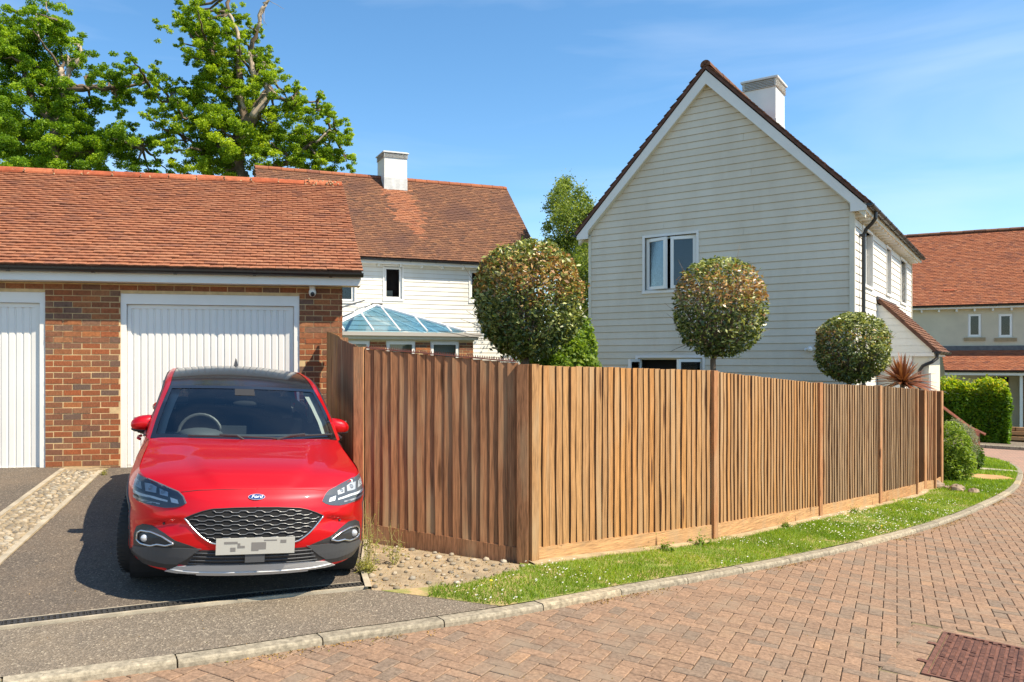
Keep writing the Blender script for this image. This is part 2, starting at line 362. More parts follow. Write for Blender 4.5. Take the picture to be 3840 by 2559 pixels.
def leaves(P, size, tone, mat, name, up=.3, aspect=.5, normals=None, nrm=.0, droop=0.0, fold=.25):
    """folded diamond leaves at points P (n,3)"""
    n = len(P); P = np.asarray(P)
    d = rng.normal(size=(n, 3)); d[:, 2] = d[:, 2]*.7 - droop
    d /= np.linalg.norm(d, axis=1)[:, None]
    nn = rng.normal(size=(n, 3)); nn[:, 2] = np.abs(nn[:, 2]) + up
    if normals is not None: nn = nn*(1-nrm)/1.7 + normals*nrm*1.6
    nn -= d*np.sum(nn*d, 1)[:, None]; nn /= np.linalg.norm(nn, axis=1)[:, None] + 1e-9
    s = np.cross(d, nn); L_ = (size*(.7+.6*rng.random(n)))[:, None] if np.ndim(size) else (size*(.7+.6*rng.random(n)))[:, None]
    a = P - d*L_*.5; t = P + d*L_*.5; l = P + s*L_*aspect*.5 + nn*L_*fold*.3; r = P - s*L_*aspect*.5 + nn*L_*fold*.3
    V = np.stack([a, r, t, l], 1).reshape(-1, 3); F = np.arange(4*n).reshape(n, 4)
    return fastmesh(name, V, F, mat, np.repeat(tone, 4))
def inpoly(x, y, poly):
    c = False; j = len(poly)-1
    for i in range(len(poly)):
        xi, yi = poly[i]; xj, yj = poly[j]
        if (yi > y) != (yj > y) and x < (xj-xi)*(y-yi)/(yj-yi)+xi: c = not c
        j = i
    return c
def sheet(name, poly, mat, dz, cell=.5, parent=None, zf=gz, thick=0, **k):
    bm = bmesh.new(); vs = [bm.verts.new((x, y, 0)) for x, y in poly]; f = bm.faces.new(vs)
    if f.normal.z < 0: bmesh.ops.reverse_faces(bm, faces=[f])
    f.normal_update()
    if f.normal.z < 0: f.normal_flip()
    bmesh.ops.triangulate(bm, faces=bm.faces[:])
    xs = [p[0] for p in poly]; ys = [p[1] for p in poly]
    for ax, lo, hi in ((0, min(xs), max(xs)), (1, min(ys), max(ys))):
        t = math.floor(lo/cell)*cell+cell
        while t < hi:
            co = [0, 0, 0]; no_ = [0, 0, 0]; co[ax] = t; no_[ax] = 1
            bmesh.ops.bisect_plane(bm, geom=bm.verts[:]+bm.edges[:]+bm.faces[:], plane_co=co, plane_no=no_, dist=1e-5); t += cell
    for v in bm.verts: v.co.z = zf(v.co.x, v.co.y)+dz
    bm.normal_update()
    for f in bm.faces:
        if f.normal.z < 0: f.normal_flip()
    me = bpy.data.meshes.new(name); bm.to_mesh(me); bm.free(); me.materials.append(mat)
    for p in me.polygons: p.use_smooth = True
    return link(name, me, parent, **k)
def gzv(x, y):
    x = np.clip(x, -14, 34); y = np.clip(y, -2, 40)
    s = -0.1158 - 0.05711*x + 0.003765*y
    for a, b, w in zip(GX, GY, GW): s = s + w*np.exp(-((x-a)**2 + (y-b)**2)/40.5)
    return s
# ================================================================== THE SETTING
xs = sorted(set([-900, -300, -100, -50, -30] + [v*1.0 for v in range(-20, 46)] + [60, 100, 300, 900]))
ys = sorted(set([-300, -60, -20] + [v*1.0 for v in range(-6, 50)] + [70, 120, 300, 1200]))
g = MB(); g.grid([[(x, y, gz(x, y)-.16) for x in xs] for y in ys])
mgr, n_, b_ = new_mat('rough_grassland'); b_.inputs['Roughness'].default_value = .95
L(n_, ramp(n_, noise(n_, .8, 6), [(.35, (.05, .085, .015)), (.6, (.12, .12, .04)), (.8, (.22, .17, .08))]).outputs[0], b_.inputs['Base Color'])
g.obj('ground', mgr, smooth=True, kind='structure')

KF = [(-5.5, 2.55), (-3.0, 3.78), (-1.974, 4.293), (-1.252, 4.641), (-.437, 5.109), (-.193, 5.235), (.693, 5.771), (1.779, 6.566), (2.674, 7.231), (3.959, 8.239), (5.648, 9.646), (7.582, 11.328),
      (9.553, 13.236), (11.536, 15.318), (13.422, 17.601), (14.641, 19.256), (15.42, 20.6), (15.78, 21.6), (15.75, 22.4), (15.3, 23.1), (14.3, 23.7), (12.5, 24.2)]
def resample(P, step):
    P = [Vector((a, b, 0)) for a, b in P]; out = []
    # catmull-rom
    Q = [P[0]*2-P[1]] + P + [P[-1]*2-P[-2]]; dense = []
    for i in range(1, len(Q)-2):
        for k in range(12):
            t = k/12; a, b, c, d = Q[i-1], Q[i], Q[i+1], Q[i+2]
            dense.append(.5*((2*b)+(c-a)*t+(2*a-5*b+4*c-d)*t*t+(3*b-a-3*c+d)*t**3))
    dense.append(P[-1]); acc = 0; out = [dense[0]]
    for i in range(1, len(dense)):
        seg = (dense[i]-dense[i-1]).length
        while acc+seg >= step:
            f = (step-acc)/seg; p = dense[i-1].lerp(dense[i], f); out.append(p); dense[i-1] = p; seg = (dense[i]-p).length; acc = 0
        acc += seg
    out.append(dense[-1]); return [(p.x, p.y) for p in out]
KL = resample(KF, .15)
def offs(P, d):
    out = []
    for i, p in enumerate(P):
        a = P[max(i-1, 0)]; b = P[min(i+1, len(P)-1)]; dx, dy = b[0]-a[0], b[1]-a[1]; l = math.hypot(dx, dy)
        out.append((p[0]-dy/l*d, p[1]+dx/l*d))
    return out
KB = offs(KL, .108)      # back of the kerb, on the verge side
FAR = [(12.5, 28.2), (17.9, 25.45), (19.4, 24.55), (24, 21.9), (32, 17.5)]
road_poly = KL + FAR + [(40, 8), (30, -8), (-8, -4), (-8, 1.4)]
mrd, n_, b_ = new_mat('road_bed'); b_.inputs['Roughness'].default_value = .95     # sand joints near, block paving colour farther off
q_ = noise(n_, 3, 5); rr_ = ramp(n_, q_, [(.3, (.115, .085, .045)), (.7, (.21, .155, .085))])
tcx = n_.nodes.new('ShaderNodeTexCoord'); mpx = n_.nodes.new('ShaderNodeMapping'); mpx.inputs['Rotation'].default_value = (0, 0, R(31)); L(n_, tcx.outputs['Object'], mpx.inputs[0])
bt = N(n_, 'ShaderNodeTexBrick', Scale=1.0); bt.inputs['Brick Width'].default_value = .2; bt.inputs['Row Height'].default_value = .1; bt.inputs['Mortar Size'].default_value = .004
bt.inputs['Color1'].default_value = (.36, .21, .15, 1); bt.inputs['Color2'].default_value = (.27, .175, .13, 1); bt.inputs['Mortar'].default_value = (.13, .10, .06, 1)
L(n_, mpx.outputs[0], bt.inputs['Vector'])
sx = n_.nodes.new('ShaderNodeSeparateXYZ'); gg = n_.nodes.new('ShaderNodeNewGeometry'); L(n_, gg.outputs['Position'], sx.inputs[0])
sw = N(n_, 'ShaderNodeMath', operation='GREATER_THAN'); sw.inputs[1].default_value = 18.0; L(n_, sx.outputs[1], sw.inputs[0])
L(n_, mixc(n_, sw.outputs[0], rr_.outputs[0], bt.outputs[0]), b_.inputs['Base Color'])
road = sheet('road', road_poly, mrd, -.066, 1.0, kind='structure')

# --- herringbone pavers
PA = R(59); ux, uy = math.cos(PA), math.sin(PA)      # axis pointing away down the road
MAN_O = Vector((3.16, 5.0)); MAN_A = Vector((.63, .776)).normalized(); MAN_B = Vector((MAN_A.y, -MAN_A.x))
MAN_L, MAN_W = 1.24, 1.24
def in_man(x, y, e=0):
    v = Vector((x, y))-MAN_O; a = v.dot(MAN_A); b = v.dot(MAN_B)
    return -e < a < MAN_L+e and -e < b < MAN_W+e
pmb = MB(); pmb.box(-.0975, .0975, -.0475, .0475, -.05, -.004)
# chamfered block
k_ = len(pmb.v); pmb.v += [(-.093, -.043, 0), (.093, -.043, 0), (.093, .043, 0), (-.093, .043, 0)]
pmb.f[1] = (k_, k_+1, k_+2, k_+3); pmb.f += [(4, 5, k_+1, k_), (5, 6, k_+2, k_+1), (6, 7, k_+3, k_+2), (7, 4, k_, k_+3)]; pmb.m += [0]*4
paver_me = pmb.mesh('paver', M['paver'])
pv = []
KLs = KL[::2]+[KL[-1]]
near_poly = [(x, y) for x, y in KB if y < 19.5]; near_poly = near_poly + [(19, 19.5), (17, 16.5), (12.0, 8.5), (9, 2.2), (-6, 1.2), (-7, 1.9)]
for i in range(-120, 260):
    for j in range(-150, 150):
        r_ = (i-j) % 4
        if r_ not in (0, 3): continue
        a, b = (i+1.0, j+.5) if r_ == 0 else (i+.5, j+1.0)
        x = (a*ux - b*uy)*.1; y = (a*uy + b*ux)*.1
        if y < 1.9 or y > 18.5 or x < -4.5 or x > 17 or x > y*.86+1.2 or x < -y*.62-.5: continue
        if not inpoly(x, y, near_poly): continue
        if in_man(x, y, .135): continue
        pv.append((x, y, PA + (0 if r_ == 0 else math.pi/2)))
# surround of the access cover: one soldier course
for s_ in range(-1, 13):
    for sd in (-1, 1):
        a = s_*.1+.05; q = MAN_O + MAN_A*a + MAN_B*(-.11 if sd < 0 else MAN_W+.11)
        pv.append((q.x, q.y, math.atan2(MAN_B.y, MAN_B.x)))
for s_ in range(0, 13):
    for sd in (-1, 1):
        b = s_*.1+.05; q = MAN_O + MAN_B*b + MAN_A*(-.06 if sd < 0 else MAN_L+.06)
        pv.append((q.x, q.y, math.atan2(MAN_A.y, MAN_A.x)+math.pi/2))
def ground_mat(x, y, rz, dz, roll=0):
    e = .06; z = gz(x, y); nx = (gz(x+e, y)-z)/e; ny = (gz(x, y+e)-z)/e
    n = Vector((-nx, -ny, 1)).normalized(); a = Vector((math.cos(rz), math.sin(rz), 0)); a = (a-n*a.dot(n)).normalized(); b = n.cross(a)
    m = Matrix((a, b, n)).transposed().to_4x4(); m.translation = (x, y, z+dz); return m
_mp = [tuple(MAN_O+MAN_A*a+MAN_B*b) for a, b in ((-.22, -.22), (MAN_L+.22, -.22), (MAN_L+.22, MAN_W+.22), (-.22, MAN_W+.22))]
sheet('cover_bedding', _mp, M['joint'], -.0585, .3, parent=road)
pv.sort(key=lambda p: (p[0]*.3)**2 + p[1]**2)
vis = [p for p in pv if -.55*p[1]-.15 < p[0] < .765*p[1]+.15 and p[1] > 3.9]
near = set(vis[:300]); bulk = MB()
pver = [Vector(v) for v in pmb.v]; pfac = pmb.f
for p in pv:
    m = ground_mat(p[0], p[1], p[2], -.052+random.uniform(-.0022, .0022)) @ Matrix.Rotation(random.gauss(0, .010), 4, 'X') @ Matrix.Rotation(random.gauss(0, .006), 4, 'Y') @ Matrix.Rotation(random.gauss(0, .008), 4, 'Z')
    if p in near:
        o = link('paver', paver_me, road); o.matrix_local = m
    else:
        k_ = len(bulk.v); bulk.v += [tuple(m @ v) for v in pver]; bulk.f += [tuple(k_+q for q in f) for f in pfac]; bulk.m += [0]*len(pfac)
bulk.obj('block_paving', M['paver'], road, kind='stuff')

# --- kerb: separate stones with open joints
kerb = link('kerb', None, kind='structure'); LEN = 6
def kerb_run(P, D, parent, top0, name='kerbstone'):
    i = 0; Q = offs(P, D)
    while i+1 < len(P):
        n_st = min(LEN, len(P)-1-i); mb = MB(); rows = []
        dz = random.uniform(-.004, .004)
        for k in range(n_st+1):
            a = Vector((*P[i+k], 0)); b = Vector((*Q[i+k], 0))
            if k == 0: t = Vector((*P[i+1], 0))-a; a = a+t*.035; b = b+t*.035
            if k == n_st: t = a-Vector((*P[i+k-1], 0)); a = a-t*.035; b = b-t*.035
            z = gz(a.x, a.y); zt = z+top0+dz
            w = (b-a)
            rows.append([(a.x, a.y, z-.16), (a.x, a.y, zt-.022), (a.x+w.x*.05, a.y+w.y*.05, zt-.008), (a.x+w.x*.14, a.y+w.y*.14, zt), (b.x-w.x*.04, b.y-w.y*.04, zt), (b.x, b.y, zt-.006), (b.x, b.y, z-.16)])
        mb.grid(rows, flip=True); k0 = 0
        mb.f.append(tuple(range(0, 7))); mb.f.append(tuple(range(len(rows)*7-1, len(rows)*7-8, -1))); mb.m += [0, 0]
        mb.obj(name, M['kerbstone'], parent); i += n_st
kerb_run(KL, .108, kerb, -.004)
mb = MB(); mb.grid([[(x, y, gz(x, y)-.05), (x2, y2, gz(x2, y2)-.012)] for (x, y), (x2, y2) in zip(offs(KL, .02), offs(KL, .095))]); mb.obj('kerb_bed', M['joint'], kerb)
# far kerb and pavement
FR = resample(FAR, .15); fk = link('far_kerb', None, kind='structure')
kerb_run(FR, .15, fk, .05)
sheet('pavement', offs(FR, .15)+[(34, 20.5), (26, 25.2), (20.5, 28.3), (14.5, 31.5)], M['asphalt2'], .045, 1.0, kind='structure')

# --- drives. everything behind the kerb and left of the grass edge
i0 = 0
kb_left = [p for p in KB if p[0] < .50]
GE = [(-.37, 6.017), (.531, 5.80)]               # asphalt / grass edge
D0, D1 = Vector((-2.75, 5.0)), Vector((-.51, 6.13)); dd = (D1-D0).normalized(); dn = Vector((-dd.y, dd.x))
DL = D0-dd*4.2
apron = kb_left + [(.531, 5.80), (-.37, 6.017), (-.47, 6.03)] + [tuple(DL-dn*.075)]
sheet('asphalt_apron', apron, M['asphalt2'], -.006, .5, kind='structure')
SL = [(-4.62, 9.78), (-3.95, 6.05), (-3.6, 4.45)]; SR = [(-4.08, 9.76), (-3.44, 6.3), (-3.0, 4.72)]  # cobble strip sides
drive = [tuple(D1+dn*.07), (-.575, 6.506), (-.62, 7.45), (-1.05, 10.6), (-4.08, 9.97)] + SR + [tuple(D0-dd*.2+dn*.07)]
sheet('asphalt_drive', drive, M['asphalt'], 0.0, .5, kind='structure')
ldr = SL[::-1] + [(-4.62, 9.95), (-10, 8.9), (-10, 2.6), tuple(DL+dn*.07)]
sheet('asphalt_drive', ldr, M['asphalt'], 0.0, .5, kind='structure')
bed = SL[::-1] + [(-4.62, 9.95), (-4.08, 9.95)] + SR
strip = sheet('cobble_strip', bed, simple('cobble_mortar', (.30, .23, .135), .97, var=.5, bmp=.9, scale=9), .003, .3, kind='structure')
for S_, sg in ((SL, 1), (SR, -1)):      # concrete edging both sides
    P = resample([S_[0], S_[1], S_[2]], .15); Q = offs(P, .055*sg); mb = MB()
    mb.grid([[(a, b, gz(a, b)-.05), (a, b, gz(a, b)+.012), (c, d, gz(c, d)+.012), (c, d, gz(c, d)-.05)] for (a, b), (c, d) in zip(P, Q)], flip=sg > 0)
    mb.obj('edging', M['concrete'], strip)
cob = [MB() for _ in range(4)]
for c_ in cob: c_.ball((0, 0, 0), (1, 1, 1), 7, 4, jit=.38)
cob_me = [c_.mesh('cobble', M['cobble'], True) for c_ in cob]
cs = []
yy = 4.5
while yy < 9.72:
    t = (yy-4.5)/(9.75-4.5)
    xl = np.interp(yy, [4.45, 6.05, 9.78], [-3.6, -3.95, -4.62])+.08; xr = np.interp(yy, [4.72, 6.3, 9.76], [-3.0, -3.44, -4.08])-.08
    x = xl+random.uniform(0, .04)
    while x < xr:
        a = random.uniform(.024, .046); cs.append((x+a*.5, yy+random.uniform(-.012, .012), a, random.uniform(.018, .028), random.uniform(.012, .024)))
        x += a*1.75+random.uniform(.002, .012)
    yy += .051
cs.sort(key=lambda c: c[1]+abs(c[0]))
cv = [c for c in cs if c[0] > -.56*c[1]-.1]
nearc = set(cv[:290]); bulk = MB()
def add_stone(o, c, dz, parent, bulkmb, single):
    mi = random.randrange(4); rz = random.gauss(.1, .25)
    if single:
        link('cobble', cob_me[mi], parent, loc=(c[0], c[1], gz(c[0], c[1])+dz), rot=(0, 0, rz), scale=(c[2], c[3], c[4]))
    else:
        k_ = len(bulkmb.v); cz, sz = math.cos(rz), math.sin(rz); z0 = gz(c[0], c[1])+dz
        for v in cob[mi].v:
            a, b = v[0]*c[2], v[1]*c[3]; bulkmb.v.append((c[0]+a*cz-b*sz, c[1]+a*sz+b*cz, z0+v[2]*c[4]))
        bulkmb.f += [tuple(k_+q for q in f) for f in cob[mi].f]; bulkmb.m += [0]*len(cob[mi].f)
for c in cs: add_stone(None, c, 0.0, strip, bulk, c in nearc)
bulk.obj('laid_cobbles', M['cobble'], strip, smooth=True, kind='stuff')
# cobbled corner by the fence
CP = [(-.575, 6.506), (-.49, 6.03), (-.37, 6.017), (.25, 6.28), (.80, 6.86), (.88, 7.02), (-.62, 7.42)]
mcb = simple('cobble_bed', (.31, .24, .15), .97, var=.35, bmp=.8, scale=8)
corner = sheet('cobbled_corner', CP, mcb, -.006, .3, kind='structure')
pts = []; tries = 0
while len(pts) < 70 and tries < 6000:
    tries += 1; x = random.uniform(-.56, .85); y = random.uniform(6.05, 7.35)
    if inpoly(x, y, CP) and all((x-a)**2+(y-b)**2 > .085**2 for a, b in pts): pts.append((x, y))
for x, y in pts:
    s_ = random.uniform(.016, .036); add_stone(None, (x, y, s_, s_*random.uniform(.7, 1), s_*random.uniform(.4, .75)), 0, corner, None, True)
P = [(-.62, 7.42), (-.575, 6.506), (-.49, 6.02)]; Q = offs(P, .05); mb = MB()
mb.grid([[(a, b, gz(a, b)-.05), (a, b, gz(a, b)+.02), (c, d, gz(c, d)+.02), (c, d, gz(c, d)-.05)] for (a, b), (c, d) in zip(P, Q)], flip=True); mb.obj('edging', M['concrete'], corner)
# --- slotted drain channel
drain = root('drain_channel', (D0.x-dd.x*2, D0.y-dd.y*2, gz(D0.x-dd.x*2, D0.y-dd.y*2)), 0, 'black slotted drain channel set across the asphalt in front of the red car', 'drain')
TL = (D1-D0).length+2.0; o0 = D0-dd*2; zo = drain.location.z
def dpt(a, b, z): p = o0+dd*a+dn*b; return (p.x-o0.x, p.y-o0.y, gz(p.x, p.y)-zo+z)
mb = MB()
for s_, e_, zt in ((-.085, -.062, .012), (.058, .068, .006)):
    mb.grid([[dpt(a, s_, -.04), dpt(a, s_, zt), dpt(a, e_, zt), dpt(a, e_, -.04)] for a in np.linspace(0, TL, 40)], flip=True)
mb.obj('concrete_haunch', M['concrete'], drain)
mb = MB(); mb.grid([[dpt(a, -.062, -.03), dpt(a, .058, -.03)] for a in np.linspace(0, TL, 40)], flip=True); mb.obj('channel_bottom', M['dark'], drain)
mgt = simple('grating_plastic', (.035, .033, .03), .6, var=.3)
a0 = TL
while a0 > .05:
    a1 = max(0, a0-.5)+.004; mb = MB()
    def bar(x0, x1, b0, b1, zt=.006):
        k_ = len(mb.v); mb.v += [dpt(x0, b0, -.02), dpt(x1, b0, -.02), dpt(x1, b1, -.02), dpt(x0, b1, -.02), dpt(x0, b0, zt), dpt(x1, b0, zt), dpt(x1, b1, zt), dpt(x0, b1, zt)]
        mb.f += [(k_+4, k_+5, k_+6, k_+7), (k_, k_+1, k_+5, k_+4), (k_+1, k_+2, k_+6, k_+5), (k_+2, k_+3, k_+7, k_+6), (k_+3, k_, k_+4, k_+7)]; mb.m += [0]*5
    bar(a1, a0, -.060, -.046); bar(a1, a0, .042, .056); bar(a1, a0, -.008, .004, .004)
    n_b = 14
    for k in range(n_b+1):
        c = a1+(a0-a1)*k/n_b; bar(max(a1, c-.010), min(a0, c+.010), -.046, -.008, .0045); bar(max(a1, c-.010), min(a0, c+.010), .004, .042, .0045)
    mb.obj('grating', mgt, drain); a0 = a1-.004
# --- access cover in the road
mc = root('access_cover', (MAN_O.x, MAN_O.y, gz(MAN_O.x, MAN_O.y)-.05), math.atan2(MAN_A.y, MAN_A.x), 'large rusty ribbed iron access cover set in the block paving', 'manhole cover')
# local x = along MAN_A, local -y = MAN_B
th1 = math.atan2(gz(*(MAN_O+MAN_A*MAN_L))-gz(*MAN_O), MAN_L); th2 = math.atan2(gz(*(MAN_O+MAN_B*MAN_W))-gz(*MAN_O), MAN_W)
mc.rotation_euler = (-th2, -th1, math.atan2(MAN_A.y, MAN_A.x))
mb = MB()
for a, b, c, d in ((0, MAN_L, -.028, 0), (0, MAN_L, -MAN_W, -MAN_W+.028), (0, .028, -MAN_W+.028, -.028), (MAN_L-.028, MAN_L, -MAN_W+.028, -.028)): mb.box(a, b, c, d, -.05, .004)
for a in (.27, .78): mb.box(a, a+.055, 0, .055, -.03, .006)
mb.obj('cover_frame', M['rust'], mc)
for r_ in range(3):
    a, b = .034+r_*(MAN_L-.06)/3, .028+(r_+1)*(MAN_L-.06)/3; mb = MB(); mb.box(a, b, -MAN_W+.034, -.034, -.04, -.006)
    y = -.05
    while y > -MAN_W+.06:
        segs = int((b-a)/.024)
        for s_ in range(segs):
            if random.random() < .04: continue
            mb.box(a+.012+s_*.024, a+.030+s_*.024, y-.026, y, -.006, .004)
        y -= .052
    mb.obj('cover_plate', M['rust'], mc)

# --- verge
FC = [(.90, 7.12), (3.2, 8.8), (5.47, 10.95), (7.15, 12.4), (8.55, 13.7), (9.2, 14.5), (9.55, 14.75), (10.1, 15.4)]     # long fence line
kbv = [p for p in KB if p[0] > .52]
verge = kbv + [(11.5, 23.0), (9.5, 19), (9.9, 15.7)] + [(x-.05, y+.1) for x, y in FC[::-1]] + [(.80, 6.86), (.25, 6.28), (-.37, 6.017), (.531, 5.80)]
mso, n_, b_ = new_mat('verge_soil'); b_.inputs['Roughness'].default_value = .97
L(n_, ramp(n_, noise(n_, 3.5, 6, .65), [(.38, (.13, .19, .02)), (.52, (.22, .22, .06)), (.64, (.40, .29, .14))]).outputs[0], b_.inputs['Base Color']); bump(n_, b_, noise(n_, 40, 4), .8, .01)
sheet('verge', verge, mso, -.004, .5, kind='structure')
# concrete footing lip along the long fence and bare earth patch, cross path
fl = offs(resample(FC[:6], .3), -.10); fl2 = offs(resample(FC[:6], .3), -.02); mb = MB()
mb.grid([[(a, b, gz(a, b)-.03), (a, b, gz(a, b)+.008), (c, d, gz(c, d)+.016)] for (a, b), (c, d) in zip(fl, fl2)], flip=True); mb.obj('footing', simple('sandy_footing', (.36, .27, .15), .95, var=.35, bmp=.6, scale=6), kind='structure')
sheet('path', [(12.9, 19.0), (13.3, 18.55), (14.0, 18.45), (14.1, 18.75), (13.4, 19.1)], M['concrete'], .012, .5, kind='structure')
sheet('bare_earth', [(11.5, 17.0), (12.0, 16.6), (12.75, 16.9), (12.9, 17.5), (12.2, 17.8), (11.6, 17.6)], M['orange_soil'], .006, .3, kind='structure')
# grass blades, denser near
def seg_dist(px, py, P):
    d = np.full(px.shape, 1e9)
    for (x0, y0), (x1, y1) in zip(P[:-1], P[1:]):
        dx, dy = x1-x0, y1-y0; t = np.clip(((px-x0)*dx+(py-y0)*dy)/(dx*dx+dy*dy), 0, 1)
        d = np.minimum(d, np.hypot(px-x0-t*dx, py-y0-t*dy))
    return d
def inpoly_v(x, y, poly):
    c = np.zeros(x.shape, bool); j = len(poly)-1
    for i in range(len(poly)):
        xi, yi = poly[i]; xj, yj = poly[j]
        if yi != yj: c ^= ((yi > y) != (yj > y)) & (x < (xj-xi)*(y-yi)/(yj-yi)+xi)
        j = i
    return c
kbv_s = kbv[::2]; vp = kbv_s + verge[len(kbv):]
def lump(x, y, s, sd):
    r = np.random.default_rng(sd); v = 0
    for _ in range(6):
        a, b, c = r.normal(size=2)*s, r.random()*6.3, r.random()*.6+.4; v = v+np.sin(a[0]*x+a[1]*y+b)*c
    return v/2.2
def grass(n, x0, x1, y0, y1, h, name, w=.0035):
    x = rng.uniform(x0, x1, n); y = rng.uniform(y0, y1, n)
    ok = inpoly_v(x, y, vp)
    df = seg_dist(x, y, FC); gap = lump(x, y, 5.0, 3)
    thin = (df < .13) & (gap < .6); bare = (gap*.5+lump(x, y, 1.7, 4)*.6 > .95) & (y > 6.9)
    earth = inpoly_v(x, y, [(11.5, 17.0), (12.0, 16.6), (12.75, 16.9), (12.9, 17.5), (12.2, 17.8), (11.6, 17.6)]) | inpoly_v(x, y, [(12.9, 19.0), (13.3, 18.55), (14.0, 18.45), (14.1, 18.75), (13.4, 19.1)])
    ok &= ~thin & ~(bare & (rng.random(n) < .85)) & ~earth
    x, y = x[ok], y[ok]; n = len(x); z = gzv(x, y)-.006
    hh = h*(.5+rng.random(n)*.8)*(1+.35*lump(x, y, 3.0, 9)); th = rng.random(n)*6.28; ln = rng.normal(size=(n, 2))*.5*hh[:, None]
    ww = w*(.6+rng.random(n)*.8)
    a = np.stack([x-np.cos(th)*ww, y-np.sin(th)*ww, z], 1); b = np.stack([x+np.cos(th)*ww, y+np.sin(th)*ww, z], 1); t = np.stack([x+ln[:, 0], y+ln[:, 1], z+hh], 1)
    V = np.stack([a, b, t], 1).reshape(-1, 3); F = np.arange(3*n).reshape(n, 3)
    tn = np.clip(.42+.22*lump(x, y, 2.2, 21)+.2*rng.normal(size=n), 0, 1)
    return link(name, fastmesh(name, V, F, M['grass'], np.repeat(tn, 3), n=3), kind='stuff')
tag(grass(150000, .0, 5.6, 5.7, 10.9, .034, 'grass'), 'short bright green grass on the verge between fence and kerb', 'grass', kind='stuff')
tag(grass(110000, 4.8, 10.8, 9.0, 15.8, .040, 'grass', .005), 'green verge grass narrowing along the far fence panels', 'grass', kind='stuff')
tag(grass(90000, 9.0, 16.0, 14.5, 23.5, .055, 'grass', .008), 'green grass at the bend of the kerb beyond the fence end', 'grass', kind='stuff')
# daisies and clover heads scattered through the grass
n = 11000; x = rng.uniform(.2, 11, n); y = rng.uniform(5.8, 15.5, n); ok = inpoly_v(x, y, vp) & (lump(x, y, 2.2, 55)+rng.random(n)*.8 > .45) & (seg_dist(x, y, FC) > .08)
x, y = x[ok], y[ok]; n = len(x); z = gzv(x, y)+rng.uniform(.012, .04, n); r_ = rng.uniform(.0045, .0095, n)
V = np.stack([np.stack([x+r_*math.cos(a), y+r_*math.sin(a), z+r_*.5*math.sin(a+1)], 1) for a in (0, 1.57, 3.14, 4.71)], 1).reshape(-1, 3)
tag(link('daisy_flowers', fastmesh('daisy_flowers', V, np.arange(4*n).reshape(n, 4), M['daisy'])), 'tiny white daisies scattered through the verge grass', 'flowers', kind='stuff')
# ================================================================== building kit
tm = MB(); M['undercloak'] = simple('undercloak', (.13, .062, .042), .9, var=.3, scale=9)
def tile_verts():
    v = [(-.0805, 0, .010), (.0805, 0, .010), (-.0805, 0, .027), (0, 0, .031), (.0805, 0, .027), (-.0805, .15, .001), (0, .15, .004), (.0805, .15, .001)]
    f = [(0, 1, 4, 3, 2), (2, 3, 6, 5), (3, 4, 7, 6), (0, 2, 5), (1, 7, 4)]
    return v, f
tm.v, tm.f = tile_verts(); tm.m = [0]*5
def tiled(parent, loc, rz, pitch, Lx, Ls, mat, nsingle, rank, name='roof', gauge=.1, label=None, jit=1.0, alt=None):
    deck = MB(); deck.box(0, Lx, .01, Ls, -.055, 0)
    ro = deck.obj(name, M['undercloak'], parent, loc=loc, rot=(pitch, 0, rz))
    tme = tm.mesh('tile', mat); allt = []
    for k in range(int(Ls/gauge)+1):
        x = -.0825 if k % 2 else 0.0
        wave = .004*math.sin(k*1.7)+.003*math.sin(k*.6)
        while x < Lx+.01:
            a, b = max(-.02, x), min(x+.165, Lx+.02)
            if b-a > .05: allt.append(((a+b)/2, k*gauge+random.gauss(0, .0022)*jit+wave, (b-a)/.165, random.gauss(0, .0022)*jit))
            x += .165
    allt.sort(key=rank); bulk = MB()
    for i, (x, y, s, dz) in enumerate(allt):
        rr = random.gauss(0, .008)*jit
        if i < nsingle: link('tile', tme, ro, loc=(x, y, dz), rot=(rr*.6, rr, rr), scale=(s, 1, 1))
        else:
            k_ = len(bulk.v); cz, sz = math.cos(rr), math.sin(rr)
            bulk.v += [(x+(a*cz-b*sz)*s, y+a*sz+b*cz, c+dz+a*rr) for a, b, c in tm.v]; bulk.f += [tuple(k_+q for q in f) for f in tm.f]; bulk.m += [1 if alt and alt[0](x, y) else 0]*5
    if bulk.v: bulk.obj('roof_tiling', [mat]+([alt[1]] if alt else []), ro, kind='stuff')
    return ro
def ridge(parent, x0, x1, y, z, rz=0, loc=(0, 0, 0), r=.105, seg=.45, mat=None, name='ridge_tile'):
    mb = MB(); P = []
    for a in np.linspace(-.2, math.pi+.2, 9): P.append((math.cos(a), math.sin(a)))
    for t, rr in ((0, r), (seg-.012, r*.97)):
        for c, s_ in P: mb.v.append((t, c*rr, s_*rr))
    for i in range(8): mb.f.append((i, i+9, i+10, i+1)); mb.m.append(0)
    mb.f.append(tuple(range(0, 9))); mb.f.append(tuple(range(17, 8, -1))); mb.m += [0, 0]
    me = mb.mesh(name, mat or M['ridge']); x = x0; k = 0; c, s_ = math.cos(rz), math.sin(rz)
    while x < x1-.1:
        link(name, me, parent, loc=(loc[0]+x*c-y*s_, loc[1]+x*s_+y*c, z+random.gauss(0, .004)), rot=(0, random.gauss(0, .006), rz), scale=(min(1, (x1-x)/seg), 1, 1)); x += seg
bm_ = MB(); bm_.box(-.492, .492, -.004, .03, .001, .0625); brick_me = bm_.mesh('brick', M['brick'])
